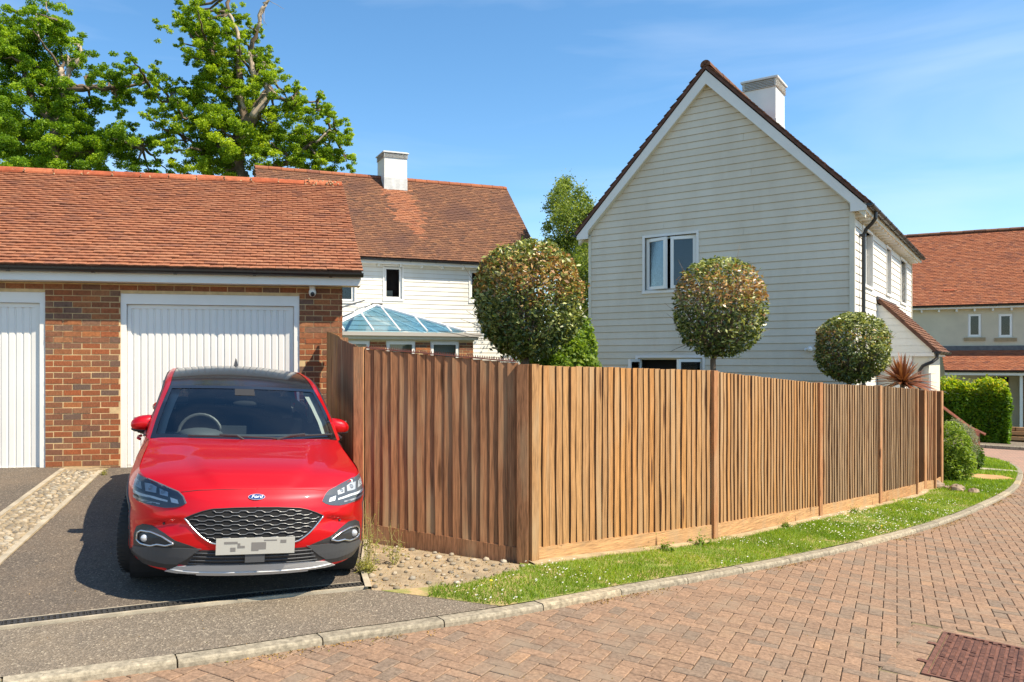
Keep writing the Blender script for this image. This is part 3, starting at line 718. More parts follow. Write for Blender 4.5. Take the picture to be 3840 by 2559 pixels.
def brickwork(parent, x0, x1, z0, z1, openings=(), y=0, nsingle=400, rz=0, loc=(0, 0, 0), name='wall', thick=.1, mat=None):
    mb = MB(); ops = sorted(openings); xx = x0
    def mort(a, b, c, d): mb.box(a, b, 0, thick, c, d)
    for (a, b, c, d) in ops:
        if a > xx: mort(xx, a, z0, z1)
        if d < z1: mort(a, b, d, z1)
        if c > z0: mort(a, b, z0, c)
        xx = b
    if xx < x1: mort(xx, x1, z0, z1)
    w = mb.obj(name, M['mortar'], parent, loc=loc, rot=(0, 0, rz)); bulk = MB(); cnt = 0; k = 0; z = z0+.005
    while z+.065 <= z1+.01:
        x = x0-(.1125 if k % 2 else 0); pat = k
        while x < x1:
            ln = .215
            segs = [(max(x, x0), min(x+ln, x1))]
            for (a, b, c, d) in openings:
                if z+.03 > c and z+.03 < d:
                    ns = []
                    for p, q in segs:
                        if q <= a or p >= b: ns.append((p, q))
                        else:
                            if p < a: ns.append((p, a))
                            if q > b: ns.append((b, q))
                    segs = ns
            for p, q in segs:
                if q-p < .012: continue
                dy = random.gauss(0, .0015); h = 1+random.gauss(0, .02)
                if cnt < nsingle: link('brick', brick_me, w, loc=((p+q)/2, dy, z+random.gauss(0, .001)), rot=(0, random.gauss(0, .006), 0), scale=(q-p, 1, h))
                else: bulk.box(p, q, -.006+dy, .03+dy, z, z+.065*h)
                cnt += 1
            x += .225
        z += .075; k += 1
    if bulk.v: bulk.obj('brick_courses', M['brick'], w, kind='stuff')
    return w
def siding(parent, loc, rz, z0, z1, lims, mat, openings=(), exp=.147, joints=(), name='weatherboard', holder=None):
    """lims(z) -> (x0, x1)"""
    z = z0; k = 0
    def board(p0, q0, p1, q1, z, h):
        mb = MB()
        # bottom-front, top-front, back
        P = [(p0, -.018, z), (q0, -.018, z), (q1, -.006, z+h), (p1, -.006, z+h), (p0, 0, z), (q0, 0, z), (q1, 0, z+h), (p1, 0, z+h), (p0, -.0182, z+.008), (q0, -.0182, z+.008)]
        mb.v = P; mb.f = [(8, 9, 2, 3), (0, 1, 9, 8), (0, 4, 5, 1), (0, 8, 3, 7, 4), (1, 5, 6, 2, 9), (3, 2, 6, 7)]; mb.m = [0, 1, 1, 0, 0, 0]
        mb.obj(name, [mat, M['board_lip']], parent, loc=loc, rot=(0, 0, rz))
    while z < z1-.02:
        h = min(.168, z1-z); a0, b0 = lims(z); a1, b1 = lims(min(z+h, z1))
        if b0-a0 > .1:
            if b1-a1 < .02: a1 = b1 = (a1+b1)/2; a1 -= .01; b1 += .01
            segs = [(a0, b0, a1, b1)]
            cuts = []
            for (a, b, c, d) in openings:
                if z+.075 > c and z+.075 < d: cuts.append((a, b))
            if joints:
                j = joints[k % len(joints)]
                if j is not None and a0 < j < b0 and not any(a-.05 < j < b+.05 for a, b in cuts): cuts.append((j-.0015, j+.0015))
            for a, b in sorted(cuts):
                ns = []
                for p0, q0, p1, q1 in segs:
                    if q0 <= a or p0 >= b: ns.append((p0, q0, p1, q1)); continue
                    if p0 < a: ns.append((p0, a, min(p1, a), a))
                    if q0 > b: ns.append((b, q0, b, max(q1, b)))
                segs = ns
            for s_ in segs:
                if s_[1]-s_[0] > .02: board(*s_, z+random.gauss(0, .0012), h)
        z += exp; k += 1
def window(parent, loc, rz, w, h, panes=1, fw=.06, depth=.07, blind=None, trim=.05, sill=True, mat='pvc', open_deg=None, inside='dark', sillmat='white'):
    """loc = bottom-left of the opening on the wall face; frame set back 'depth'"""
    mb = MB(); mb.box(0, w, depth, depth+.06, 0, fw*.7); mb.box(0, w, depth, depth+.06, h-fw*.7, h); mb.box(0, fw*.7, depth, depth+.06, fw*.7, h-fw*.7); mb.box(w-fw*.7, w, depth, depth+.06, fw*.7, h-fw*.7)
    fr = mb.obj('window', M[mat], parent, loc=loc, rot=(0, 0, rz))
    pw = w/panes
    for i in range(panes):
        s_ = MB(); a = .03 if i == 0 else .01; b = .03 if i == panes-1 else .01; W_ = pw-a-b
        y0, y1 = (-.028, .030) if open_deg else (-.015, .035)
        H = h-.06
        s_.box(0, W_, y0, y1, 0, fw); s_.box(0, W_, y0, y1, H-fw, H); s_.box(0, fw, y0, y1, fw, H-fw); s_.box(W_-fw, W_, y0, y1, fw, H-fw)
        od = open_deg[i] if open_deg else 0
        left = i == 0
        hx = i*pw+a + (0 if left else W_)
        if not left:
            s_.v = [(x-W_, y, z) for x, y, z in s_.v]
        s = s_.obj('casement', M[mat], fr, loc=(hx, depth-.004, .03), rot=(0, 0, R(od)))
        p = MB(); x0 = fw if left else fw-W_; p.box(x0, x0+W_-2*fw, -.002, .002, fw, H-fw); pn = p.obj('pane', M['glass'], fr, loc=(hx, depth-.004, .03), rot=(0, 0, R(od)))
        if blind:
            q = MB(); q.box(x0, x0+W_-2*fw, .012, .016, fw, H-fw)
            for zz in np.arange(fw, H-fw, .03): q.box(x0, x0+W_-2*fw, .008, .012, zz, zz+.004)
            q.obj('blind', M[blind], fr, loc=(hx, depth-.004, .03), rot=(0, 0, R(od)))
    r_ = MB(); r_.box(-.0, w, depth+.35, depth+.36, 0, h); r_.box(-.01, 0, depth+.06, depth+.36, 0, h); r_.box(w, w+.01, depth+.06, depth+.36, 0, h); r_.box(0, w, depth+.06, depth+.35, -.01, 0); r_.box(0, w, depth+.06, depth+.35, h, h+.01)
    r_.obj('recess', M[inside], fr)
    if trim:
        t = MB(); o = -.034
        t.box(-trim, 0, o, depth, -.0, h+trim); t.box(w, w+trim, o, depth, -.0, h+trim); t.box(0, w, o, depth, h, h+trim); t.box(-trim-.01, w+trim+.01, o-.012, depth, -.055, 0)
        t.obj('frame', M[sillmat], fr)
    return fr
def gutter(parent, x0, x1, y, z, r=.056, loc=(0, 0, 0), rz=0, brk=.9, mat='black'):
    mb = MB(); n = 9; A = [math.pi+math.pi*i/(n-1) for i in range(n)]
    rows = [[(x, y+r*math.cos(a), z+r*math.sin(a)) for a in A] for x in (x0, x1)]
    mb.grid(rows); rows = [[(x, y+(r-.004)*math.cos(a), z+(r-.004)*math.sin(a)) for a in A] for x in (x0, x1)]; mb.grid(rows, flip=True)
    for x in (x0, x1): mb.prism([(y+r*math.cos(a), z+r*math.sin(a)) for a in A], x-.003, x+.003, axis='x')
    g_ = mb.obj('gutter', M[mat], parent, loc=loc, rot=(0, 0, rz), smooth=False)
    x = x0+.12
    while x < x1:
        b = MB(); rr = r+.008
        P = [(y+rr*math.cos(a), z+rr*math.sin(a)) for a in A]
        b.prism(P+[(y+r*.5, z+.006), (y-r*.5, z+.006)], x-.02, x+.02, axis='x'); b.box(x-.015, x+.015, y+r-.01, y+r+.05, z-.05, z+.012)
        b.obj('gutter_bracket', M[mat], g_); x += brk
    return g_

# ================================================================== GARAGE
GT = math.atan(.1903); GZ = .356
ga = root('brick_garage', (-1.173, 10.55, GZ), GT, 'red brick garage block with clay tiled roof and white up-and-over doors behind the red car', 'garage')
D1x, D2x = (-2.84, -.57), (-6.01, -3.74); OH = 2.215
brickwork(ga, -6.9, 0, -.15, 2.34, [(D2x[0], D2x[1], -.15, OH), (D1x[0], D1x[1], -.15, OH)], nsingle=285, name='front_wall')
sw_ = brickwork(ga, 0, 6.0, -.15, 2.5, [], nsingle=0, name='side_wall', rz=R(90), loc=(0, .03, 0))
mb = MB(); mb.prism([(.0, 2.5), (6.05, 2.5), (3.14, 4.3)], -.1, -.02, axis='x'); mb.prism([(.1, -.1), (6.05, -.1), (6.05, 2.5), (3.14, 4.2), (.1, 2.5)], -6.9, -6.8, axis='x'); mb.box(-6.8, 0, 5.95, 6.05, -.1, 2.5); mb.obj('back_wall', M['mortar'], ga)
GP = math.atan2(1.90, 3.42)
tiled(ga, (-7.15, -.28, 2.525), 0, GP, 7.39, 3.90, M['tile'], 300, lambda t: -t[0]*.5+t[1]*2.2+abs(t[0]-5)*.6)
mb = MB(); mb.box(0, 7.39, 0, 3.9, -.05, .01); mb.obj('rear_roof', M['tile'], ga, loc=(.24, 6.56, 2.525), rot=(GP, 0, math.pi))
ridge(ga, -7.15, .24, 3.14, 4.40)
dab = simple('lichen_mortar', (.42, .30, .17), .95, var=.4, scale=20); mb = MB()
for k in range(17):
    x = -7.15+k*.45
    for _ in range(3): mb.ball((x+random.gauss(0, .01), 3.14-.1+random.gauss(0, .012), 4.40+random.uniform(-.01, .07)), random.uniform(.007, .018), 6, 4)
for _ in range(26): mb.ball((random.uniform(-.35, .25), 3.14-random.uniform(.06, .11), 4.40+random.uniform(-.03, .09)), random.uniform(.008, .022), 6, 4)
mb.obj('ridge_mortar', dab, ga, kind='stuff')
mb = MB(); mb.box(-7.15, .22, -.215, -.19, 2.345, 2.505); mb.box(-7.15, .215, -.19, .02, 2.345, 2.36); mb.box(.17, .215, -.19, .0, 2.36, 2.52)
mb.prism([(-.215, 2.505), (-.215, 2.345), (.1, 2.345), (3.14, 4.23), (6.3, 2.48), (6.3, 2.6), (3.14, 4.38)], .218, .236, axis='x'); mb.obj('fascia', M['white'], ga)
gutter(ga, -7.15, .255, -.275, 2.505, brk=.98)
def garage_door(x0, x1):
    mb = MB(); mb.box(x0, x0+.07, .015, .09, -.1, OH); mb.box(x1-.07, x1, .015, .09, -.1, OH); mb.box(x0+.07, x1-.07, .015, .09, OH-.135, OH)
    fr = mb.obj('door_frame', M['white'], ga)
    a, b, zt = x0+.075, x1-.075, OH-.14; mb = MB(); n = 23; w = (b-a-.10)/n; P = [(a, .062), (a+.045, .062)]
    x = a+.05
    for i in range(n):
        P += [(x+.000, .070), (x+.012, .082), (x+.022, .082), (x+.032, .070)] ; x += w
    P += [(b-.045, .062), (b, .062)]
    rows = [[(x_, y_, z) for x_, y_ in P] for z in (-.02, zt-.05)]
    mb.grid(rows); mb.box(a, b, .060, .10, zt-.05, zt); mb.box(a, b, .060, .10, -.035, -.0)
    mb.box(a, a+.045, .056, .062, -.0, zt-.05); mb.box(b-.045, b, .056, .062, 0, zt-.05)
    d = mb.obj('garage_door', M['door'], ga); mb = MB(); mb.box((a+b)/2-.05, (a+b)/2+.05, .045, .062, .95, .985); mb.obj('door_handle', M['black'], d)
garage_door(*D1x); garage_door(*D2x)
# security camera under the eave
sc_ = root('security_camera', (-1.173-.40*.982, 10.55-.40*.187, GZ+2.345), GT, 'small white dome security camera under the garage eave beside the door', 'security camera')
mb = MB(); mb.tube([(0, -.05, 0), (0, -.05, -.05)], .04, 12); mb.ball((0, -.07, -.085), (.050, .050, .062), 14, 9); mb.obj('housing', M['pvc'], sc_, smooth=True)
mb = MB(); mb.ball((.0, -.098, -.108), (.030, .030, .036), 12, 8); mb.obj('lens', M['black'], sc_, smooth=True)
sc_.location.y -= .0

# ================================================================== FENCES
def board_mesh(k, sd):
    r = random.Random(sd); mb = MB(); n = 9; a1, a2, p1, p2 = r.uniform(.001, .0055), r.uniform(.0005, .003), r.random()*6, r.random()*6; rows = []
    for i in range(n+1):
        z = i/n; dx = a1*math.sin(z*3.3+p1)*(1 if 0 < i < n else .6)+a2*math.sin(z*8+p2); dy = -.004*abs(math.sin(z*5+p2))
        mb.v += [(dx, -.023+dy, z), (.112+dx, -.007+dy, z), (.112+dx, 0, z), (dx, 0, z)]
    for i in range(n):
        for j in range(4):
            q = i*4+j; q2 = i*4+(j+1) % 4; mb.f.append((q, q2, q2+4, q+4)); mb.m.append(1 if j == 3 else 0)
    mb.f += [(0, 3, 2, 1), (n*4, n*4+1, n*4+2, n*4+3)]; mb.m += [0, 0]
    return mb.mesh('board', [M[k], M['fence_edge_shade']])
feather = {k: [board_mesh(k, s_) for s_ in range(7)] for k in ('fence', 'fence_shade_tone', 'fence_grey')}
def fence_run(rt, a, b, za, zb, ga_, gb_, mat='fence', exp=.1, gh=.17, gmat='gravelboard', first=0, boards=True):
    """a,b xy ends, za/zb top heights, ga_/gb_ ground heights"""
    a, b = Vector(a), Vector(b); d = b-a; Ln = d.length; d.normalize(); rz = math.atan2(d.y, d.x); ox, oy, oz = rt.location
    n = max(1, round((Ln-first)/exp)); e = (Ln-first)/n
    for i in range(n):
        t = first+i*e; p = a+d*t; f = t/Ln; zt = za+(zb-za)*f+random.gauss(0, .0018); zg = ga_+(gb_-ga_)*f+gh-.01
        link('board', random.choice(feather[mat]), rt, loc=(p.x-ox, p.y-oy, zg-oz), rot=(random.gauss(0, .0012), random.gauss(0, .0022), rz+random.gauss(0, .02)), scale=((e+.012)/.112, random.uniform(.85, 1.2), zt-zg))
    nx, ny = -d.y, d.x; mb = MB()
    def P(t, o, z): return (a.x+d.x*t-nx*o-ox, a.y+d.y*t-ny*o-oy, z-oz)
    mb.v = [P(0, .030, ga_-.02), P(Ln, .030, gb_-.02), P(Ln, .002, gb_-.02), P(0, .002, ga_-.02), P(0, .030, ga_+gh), P(Ln, .030, gb_+gh), P(Ln, .002, gb_+gh), P(0, .002, ga_+gh)]
    mb.f = [(0, 3, 2, 1), (4, 5, 6, 7), (0, 1, 5, 4), (1, 2, 6, 5), (2, 3, 7, 6), (3, 0, 4, 7)]; mb.m = [0]*6
    mb.obj('gravel_board', M[gmat], rt)
    for zr in (.25, .55, .85):
        mb = MB(); mb.v = [P(0, -.002, ga_+(za-ga_)*zr), P(Ln, -.002, gb_+(zb-gb_)*zr), P(Ln, -.06, gb_+(zb-gb_)*zr), P(0, -.06, ga_+(za-ga_)*zr), P(0, -.002, ga_+(za-ga_)*zr+.06), P(Ln, -.002, gb_+(zb-gb_)*zr+.06), P(Ln, -.06, gb_+(zb-gb_)*zr+.06), P(0, -.06, ga_+(za-ga_)*zr+.06)]
        mb.f = [(0, 3, 2, 1), (4, 5, 6, 7), (0, 1, 5, 4), (1, 2, 6, 5), (2, 3, 7, 6), (3, 0, 4, 7)]; mb.m = [0]*6; mb.obj('arris_rail', M['post'], rt)
def post(rt, x, y, zt, w=.09, dpt_=.09, rz=0, zb=None, mat='post'):
    zb = gz(x, y)-.15 if zb is None else zb; mb = MB(); mb.box(-w/2, w/2, -dpt_/2, dpt_/2, 0, zt-zb)
    mb.obj('post', M[mat], rt, loc=(x-rt.location.x, y-rt.location.y, zb-rt.location.z), rot=(0, 0, rz))
FT = [1.665, 1.58, 1.386, 1.30, 1.206, 1.15, 1.13, 1.10]; FG = [-.185, -.31, -.50, -.565, -.63, -.70, -.72, -.75]
fc = root('closeboard_fence', (.90, 7.12, -.185), 0, 'long weathered closeboard timber fence curving away along the grass verge', 'fence')
for i in range(7):
    a, b = FC[i], FC[i+1]; rz = math.atan2(b[1]-a[1], b[0]-a[0]); d = Vector(b)-Vector(a); d.normalize()
    sh = .085 if i == 0 else .055
    a2 = (a[0]+d.x*sh, a[1]+d.y*sh); b2 = (b[0]-d.x*.045, b[1]-d.y*.045)
    # each panel's top steps a little at the posts
    fence_run(fc, a2, b2, FT[i]-.004, FT[i+1]+(.0 if i else .012), FG[i], FG[i+1], mat='fence_shade_tone' if i == 5 else 'fence' if i < 2 else 'fence_grey', exp=.092, gh=.17)  # the short return panel carries its shade in the board colour
    if 0 < i < 7: post(fc, a[0]-d.y*.0, a[1], FT[i]+.012, .095, .10, rz)
post(fc, 10.1, 15.4, 1.11, .1, .1, .7)
post(fc, .945, 7.165, 1.672, .10, .10, .745, mat='fence')
fb = root('closeboard_fence', (-.66, 7.5, -.02), 0, 'short shaded brown fence panel with spiked top between red car and fence corner', 'fence')
dB = Vector((.90+.66, 7.12-7.5)).normalized(); rB = math.atan2(dB.y, dB.x)
A0 = (-.66+dB.x*.06, 7.5+dB.y*.06); B0 = (.90-dB.x*.085, 7.12-dB.y*.085)
fence_run(fb, A0, B0, 1.81, 1.675, -.02, -.17, mat='fence_shade_tone', exp=.088, gh=.165, gmat='fence_shade_tone')
post(fb, -.66, 7.5, 1.835, .095, .11, rB); post(fb, .86, 7.115, 1.67, .10, .085, rB, mat='fence_shade_tone')
mb = MB(); Ln = 1.44
for i in range(int(Ln/.022)):
    t = .07+i*.022; z = 1.818-t*.0905; x, y = dB.x*t, dB.y*t
    for o in (.012, -.018): mb.prism([(x-.005, z+.02), (x+.005, z+.02), (x, z+.028+random.uniform(.012, .018))], y-o-.004, y-o+.004)
mb.v += [(dB.x*.06, dB.y*.06-.03, 1.812+.02), (dB.x*1.5, dB.y*1.5-.03, 1.68+.02), (dB.x*1.5, dB.y*1.5+.035, 1.68+.02), (dB.x*.06, dB.y*.06+.035, 1.812+.02)]
k_ = len(mb.v)-4; mb.f.append((k_, k_+1, k_+2, k_+3)); mb.m.append(0)
k2 = len(mb.v); mb.v += [(v[0], v[1], v[2]-.012) for v in mb.v[k_:k_+4]]
for i in range(4): mb.f.append((k2+i, k2+(i+1) % 4, k_+(i+1) % 4, k_+i)); mb.m.append(0)
mb.obj('spike_strip', simple('brown_plastic', (.17, .055, .035), .5), fb, loc=(0, 0, .02))
fa = root('closeboard_fence', (-.70, 7.62, -.02), 0, 'narrow fence run between the garage corner and the tall post beside the car', 'fence')
pa = [(-1.34, 10.42), (-1.02, 9.0), (-.70, 7.62)]
fence_run(fa, pa[0], (pa[1][0]-.01, pa[1][1]+.05), 2.09, 1.985, .13, .09, mat='fence', exp=.1, gmat='fence_shade_tone')
fence_run(fa, (pa[1][0], pa[1][1]-.05), pa[2], 1.95, 1.845, .09, .0, mat='fence_shade_tone', exp=.1, gmat='fence_shade_tone')
post(fa, pa[1][0]+.04, pa[1][1], 1.97, .09, .09, -1.35, mat='fence_shade_tone')

# ================================================================== CREAM WEATHERBOARDED HOUSE
HT = -math.atan(.764); HZ = -.65; HW, HD = 5.37, 9.4; PT = 1.077; PA2 = math.atan(PT)
ho = root('cream_house', (3.68, 17.85, HZ), HT, 'tall cream weatherboarded house with steep gable end rising behind the long fence', 'house')
def hz(z): return z-HZ
zE, zA = hz(4.60), hz(7.49)
mb = MB(); op = [(1.327, 2.452, 3.22, 4.385), (1.166, 2.58, .85, 1.77)]
# backing wall in slabs round the openings
rects = []; X0, X1 = .012, HW-.012
ys_ = sorted({0, zE} | {hz(o[2]) for o in op} | {hz(o[3]) for o in op})
for c, d in zip(ys_[:-1], ys_[1:]):
    xx = X0; m_ = (c+d)/2
    for o in sorted(op):
        if hz(o[2]) < m_ < hz(o[3]): mb.box(xx, o[0], .001, .15, c, d); xx = o[1]
    mb.box(xx, X1, .001, .15, c, d)
mb.prism([(X0, zE), (X1, zE), (HW/2, zA)], .001, .15)
mb.box(.012, .15, .15, HD, 0, zE); mb.box(.15, HW-.15, HD-.15, HD, 0, zE); mb.prism([(0, zE), (HW, zE), (HW/2, zA)], HD-.15, HD)
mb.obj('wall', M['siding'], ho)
sop = [(.975, 2.18, 3.23, 4.33), (4.3, 5.03, 3.27, 4.33), (6.9, 8.1, 3.23, 4.33)]
mb = MB(); xx = 0
for o in sop:
    mb.box(HW-.15, HW-.001, xx, o[0], 0, zE); mb.box(HW-.15, HW-.001, o[0], o[1], 0, hz(o[2])); mb.box(HW-.15, HW-.001, o[0], o[1], hz(o[3]), zE); xx = o[1]
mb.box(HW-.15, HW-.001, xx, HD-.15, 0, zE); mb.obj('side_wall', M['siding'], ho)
def lg(z):
    if z <= zE: return (.055, HW-.055)
    k = (zA-z)/PT; return (HW/2-k, HW/2+k)
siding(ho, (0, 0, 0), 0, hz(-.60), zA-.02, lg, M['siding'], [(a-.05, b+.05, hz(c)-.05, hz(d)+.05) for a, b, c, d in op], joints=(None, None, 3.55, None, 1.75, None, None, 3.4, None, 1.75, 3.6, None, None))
siding(ho, (HW, 0, 0), R(90), hz(-.60), hz(4.42), lambda z: (.055, HD-.05), M['siding_white_lit'], [(a-.05, b+.05, hz(c)-.05, hz(d)+.05) for a, b, c, d in sop]+[(2.88, 5.68, -1, hz(3.05))])  # paler boards than the gable: sunlight on this side is put into the colour
for bx_ in ((-.005, .055, -.034, 0, 0, zE-.05), (HW-.055, HW+.034, -.034, 0, 0, hz(4.5)), (HW, HW+.034, .001, .055, 0, hz(4.5)), (HW, HW+.034, HD-.05, HD, 0, hz(4.5))): mb = MB(); mb.box(*bx_); mb.obj('corner_board', M['soffit'], ho)
# roof
Ls = math.hypot(2.97, 2.97*PT)
vr = lambda t: min(t[0], 0)+t[0] if False else 0
tiled(ho, (HW/2+2.97, -.17, hz(4.63)), R(90), PA2, HD+.34, Ls, M['tile_dark'], 150, lambda t: t[0])
tiled(ho, (HW/2-2.97, HD+.17, hz(4.63)), R(-90), PA2, HD+.34, Ls, M['tile_dark'], 150, lambda t: -t[0])
ridge(ho, -.17, HD+.17, -HW/2, hz(7.82), rz=R(90), mat=M['tile_dark'])
zt = hz(7.80); zb_ = hz(4.60)
outer = lambda x: zt-abs(x-HW/2)*PT-.085
def barge(y0, y1):
    mb = MB()
    for sg in (-1, 1):
        e = 2.93
        P = [(HW/2, outer(HW/2)), (HW/2+sg*e, outer(HW/2+e)), (HW/2+sg*e, hz(4.48)), (HW/2+sg*(e-.27), hz(4.48)), (HW/2+sg*(e-.27), outer(HW/2+e-.27)-.21), (HW/2, outer(HW/2)-.28)]
        if sg < 0: P = P[::-1]
        mb.prism(P, y0, y1)
    return mb.obj('bargeboard', M['white'], ho)
barge(-.145, -.115); barge(HD+.115, HD+.145)
mb = MB()
for sg in (-1, 1):   # verge soffit and eave boxing
    P = [(HW/2, outer(HW/2)-.01), (HW/2+sg*2.9, outer(HW/2+2.9)-.01), (HW/2+sg*2.9, outer(HW/2+2.9)-.235), (HW/2, outer(HW/2)-.27)]
    mb.prism(P if sg > 0 else P[::-1], -.113, -.002)
    x0, x1 = (HW, HW+.24) if sg > 0 else (-.24, 0)
    mb.box(x0, x1, -.113, .0, hz(4.49), hz(4.62))
mb.obj('verge_soffit', M['soffit'], ho)
for sg in (-1, 1):
    mb = MB(); x = HW/2+sg*2.915; mb.box(min(x, x-sg*.025), max(x, x-sg*.025), -.11, HD+.11, hz(4.47), hz(4.63)); mb.obj('fascia', M['soffit'], ho)
    mb = MB(); a, b = sorted((HW/2+sg*2.685, HW/2+sg*2.885)); mb.box(a, b, .003, HD, hz(4.47), hz(4.485)); mb.obj('soffit', M['soffit'], ho)
for k in range(21):
    mb = MB(); mb.box(HW+.002, HW+.20, .15+k*.44, .20+k*.44, hz(4.41), hz(4.469)); mb.obj('rafter_foot', M['white'], ho)
gutter(ho, -.15, HD+.16, -.055, hz(4.60), loc=(HW/2+2.925, 0, 0), rz=R(90), brk=.82)
gutter(ho, -HD-.16, .15, -.055, hz(4.60), loc=(HW/2-2.925, 0, 0), rz=R(-90), brk=1.2)
mb = MB(); xg = HW+.285
mb.tube([(xg, .62, hz(4.55)), (xg, .62, hz(4.43)), (xg-.06, .62, hz(4.34)), (HW+.13, .62, hz(4.24)), (HW+.085, .62, hz(4.12)), (HW+.085, .62, hz(-.3))], .034, 12)
for z in (4.1, 2.6, 1.2): mb.box(HW+.02, HW+.125, .575, .665, hz(z), hz(z)+.05)
mb.obj('downpipe', M['black'], ho, smooth=False)
window(ho, (op[0][0], 0, hz(op[0][2])), 0, 1.125, 1.165, 2, blind='blind', open_deg=(-20, 11), fw=.065)
window(ho, (op[1][0], 0, hz(op[1][2])), 0, 1.414, .92, 2, open_deg=(-88, 62), fw=.06)
for o in sop: window(ho, (HW, o[0], hz(o[2])), R(90), o[1]-o[0], o[3]-o[2], 1 if o[1]-o[0] < 1 else 2, depth=.10, blind=None)
# chimney of the house, astride the ridge
def chimney(parent, x0, x1, y0, y1, zb, zt, lv=.34):
    h = zt-zb; mb = MB(); mb.box(x0, x1, y0, y1, zb, zt-lv)
    ch = mb.obj('chimney', M['white'], parent); mb = MB(); mb.box(x0+.03, x1-.03, y0+.03, y1-.03, zt-lv, zt-.06); mb.obj('louvre_core', M['steel'], ch)
    for k in range(5):
        z = zt-lv+.01+k*(lv-.065)/5; mb = MB(); e = .035
        mb.v = [(x0-e, y0-e, z), (x1+e, y0-e, z), (x1+e, y1+e, z), (x0-e, y1+e, z), (x0+.02, y0+.02, z+.15*lv), (x1-.02, y0+.02, z+.15*lv), (x1-.02, y1-.02, z+.15*lv), (x0+.02, y1-.02, z+.15*lv)]
        mb.f = [(0, 3, 2, 1), (4, 5, 6, 7), (0, 1, 5, 4), (1, 2, 6, 5), (2, 3, 7, 6), (3, 0, 4, 7)]; mb.m = [0]*6; mb.obj('louvre', M['steel'], ch)
    mb = MB()
    for a in (x0-.01, x1-.03):
        for b in (y0-.01, y1-.03): mb.box(a, a+.04, b, b+.04, zt-lv, zt-.05)
    mb.box(x0-.06, x1+.06, y0-.06, y1+.06, zt-.05, zt-.01); mb.box(x0-.02, x1+.02, y0-.02, y1+.02, zt-.01, zt+.01); mb.obj('chimney_cap', M['steel'], ch)
    mb = MB(); mb.box(x0-.012, x1+.012, y0-.012, y1+.012, zb, zb+.0+max(.2, h*.33)); mb.obj('lead_flashing', simple('pale_lead', (.55, .55, .53), .5, var=.2), ch)
chimney(ho, HW/2-.38, HW/2+.38, 3.98, 4.86, hz(7.15), hz(8.72), lv=.26)
# lean-to porch on the sunny side
ly0, ly1 = 2.88, 5.68; LU = 1.04
tiled(ho, (HW+LU+.10, ly0-.06, hz(1.88)), R(90), math.atan(1.09/1.02), ly1-ly0+.12, 1.62, M['tile_dark'], 0, lambda t: t[0])
mb = MB(); mb.prism([(HW+.002, hz(1.86)), (HW+LU, hz(1.86)), (HW+LU, hz(1.95)), (HW+.002, hz(2.96))], ly0, ly0+.03); mb.prism([(HW+.002, hz(1.86)), (HW+LU, hz(1.86)), (HW+LU, hz(1.95)), (HW+.002, hz(2.96))], ly1-.03, ly1); mb.obj('porch_gable', M['siding_white_lit'], ho)  # same paler boards, sunlight in the colour
for k in range(7):
    z = hz(1.88)+k*.147; xe = HW+LU-(z+.147-hz(1.95))*.936
    xe0 = min(HW+LU, HW+LU-(z-hz(1.95))*.936)
    if xe > HW+.05: mb = MB(); mb.prism([(HW+.01, z), (xe0-.01, z), (xe, z+.14), (HW+.01, z+.14)], ly0-.014, ly0); mb.obj('weatherboard', M['siding_white_lit'], ho)
mb = MB(); mb.box(HW+.01, HW+LU+.015, ly0-.022, ly0+.0, hz(1.80), hz(1.875)); mb.box(HW+LU, HW+LU+.02, ly0+.001, ly1, hz(1.80), hz(1.96)); mb.obj('porch_fascia', M['white'], ho)
gutter(ho, ly0-.12, ly1+.1, -.055, hz(1.90), loc=(HW+LU+.03, 0, 0), rz=R(90), brk=.8)
mb = MB(); mb.box(HW+.006, HW+.06, ly0-.10, ly1+.1, hz(3.02), hz(3.09)); mb.obj('porch_flashing', M['lead'], ho)
mb = MB(); mb.box(HW+.02, HW+.34, ly0+.05, ly0+.15, hz(-.6), hz(1.80)); mb.box(HW+.66, HW+.96, ly0+.05, ly0+.15, hz(-.6), hz(1.80)); mb.box(HW+.88, HW+.96, ly0+.15, ly1-.05, hz(-.6), hz(1.80)); mb.obj('porch_wall', M['soffit'], ho)
mb = MB(); mb.box(HW+.58, HW+.66, ly0+.02, ly0+.12, hz(-.6), hz(1.80)); mb.box(HW+.96, HW+1.0, ly0+.01, ly0+.09, hz(-.6), hz(1.45)); mb.box(HW+.34, HW+.42, ly0+.04, ly0+.12, hz(-.6), hz(1.80)); mb.box(HW+.42, HW+.58, ly0+.06, ly0+.10, hz(1.45), hz(1.80)); mb.obj('porch_post', M['pvc'], ho)
mb = MB(); mb.tube([(HW+LU+.06, ly0+.1, hz(1.85)), (HW+LU+.06, ly0+.1, hz(1.76)), (HW+LU-.02, ly0+.02, hz(1.68)), (HW+.86, ly0-.02, hz(1.60)), (HW+.80, ly0-.02, hz(1.50)), (HW+.80, ly0-.02, hz(-.5))], .034, 12); mb.obj('downpipe', M['black'], ho)
# security light
lp = ho.matrix_basis @ Vector((4.65, -.02, hz(1.93)))
wl = root('security_light', lp, HT, 'small round white lamp fixed to the cream gable beside the far round topiary', 'light')
mb = MB(); mb.box(-.03, .03, -.05, 0, -.04, .04); mb.ball((0, -.09, 0), .05, 12, 8); mb.ball((-.07, -.08, -.01), .032, 10, 6); mb.obj('lamp_head', M['pvc'], wl, smooth=False)

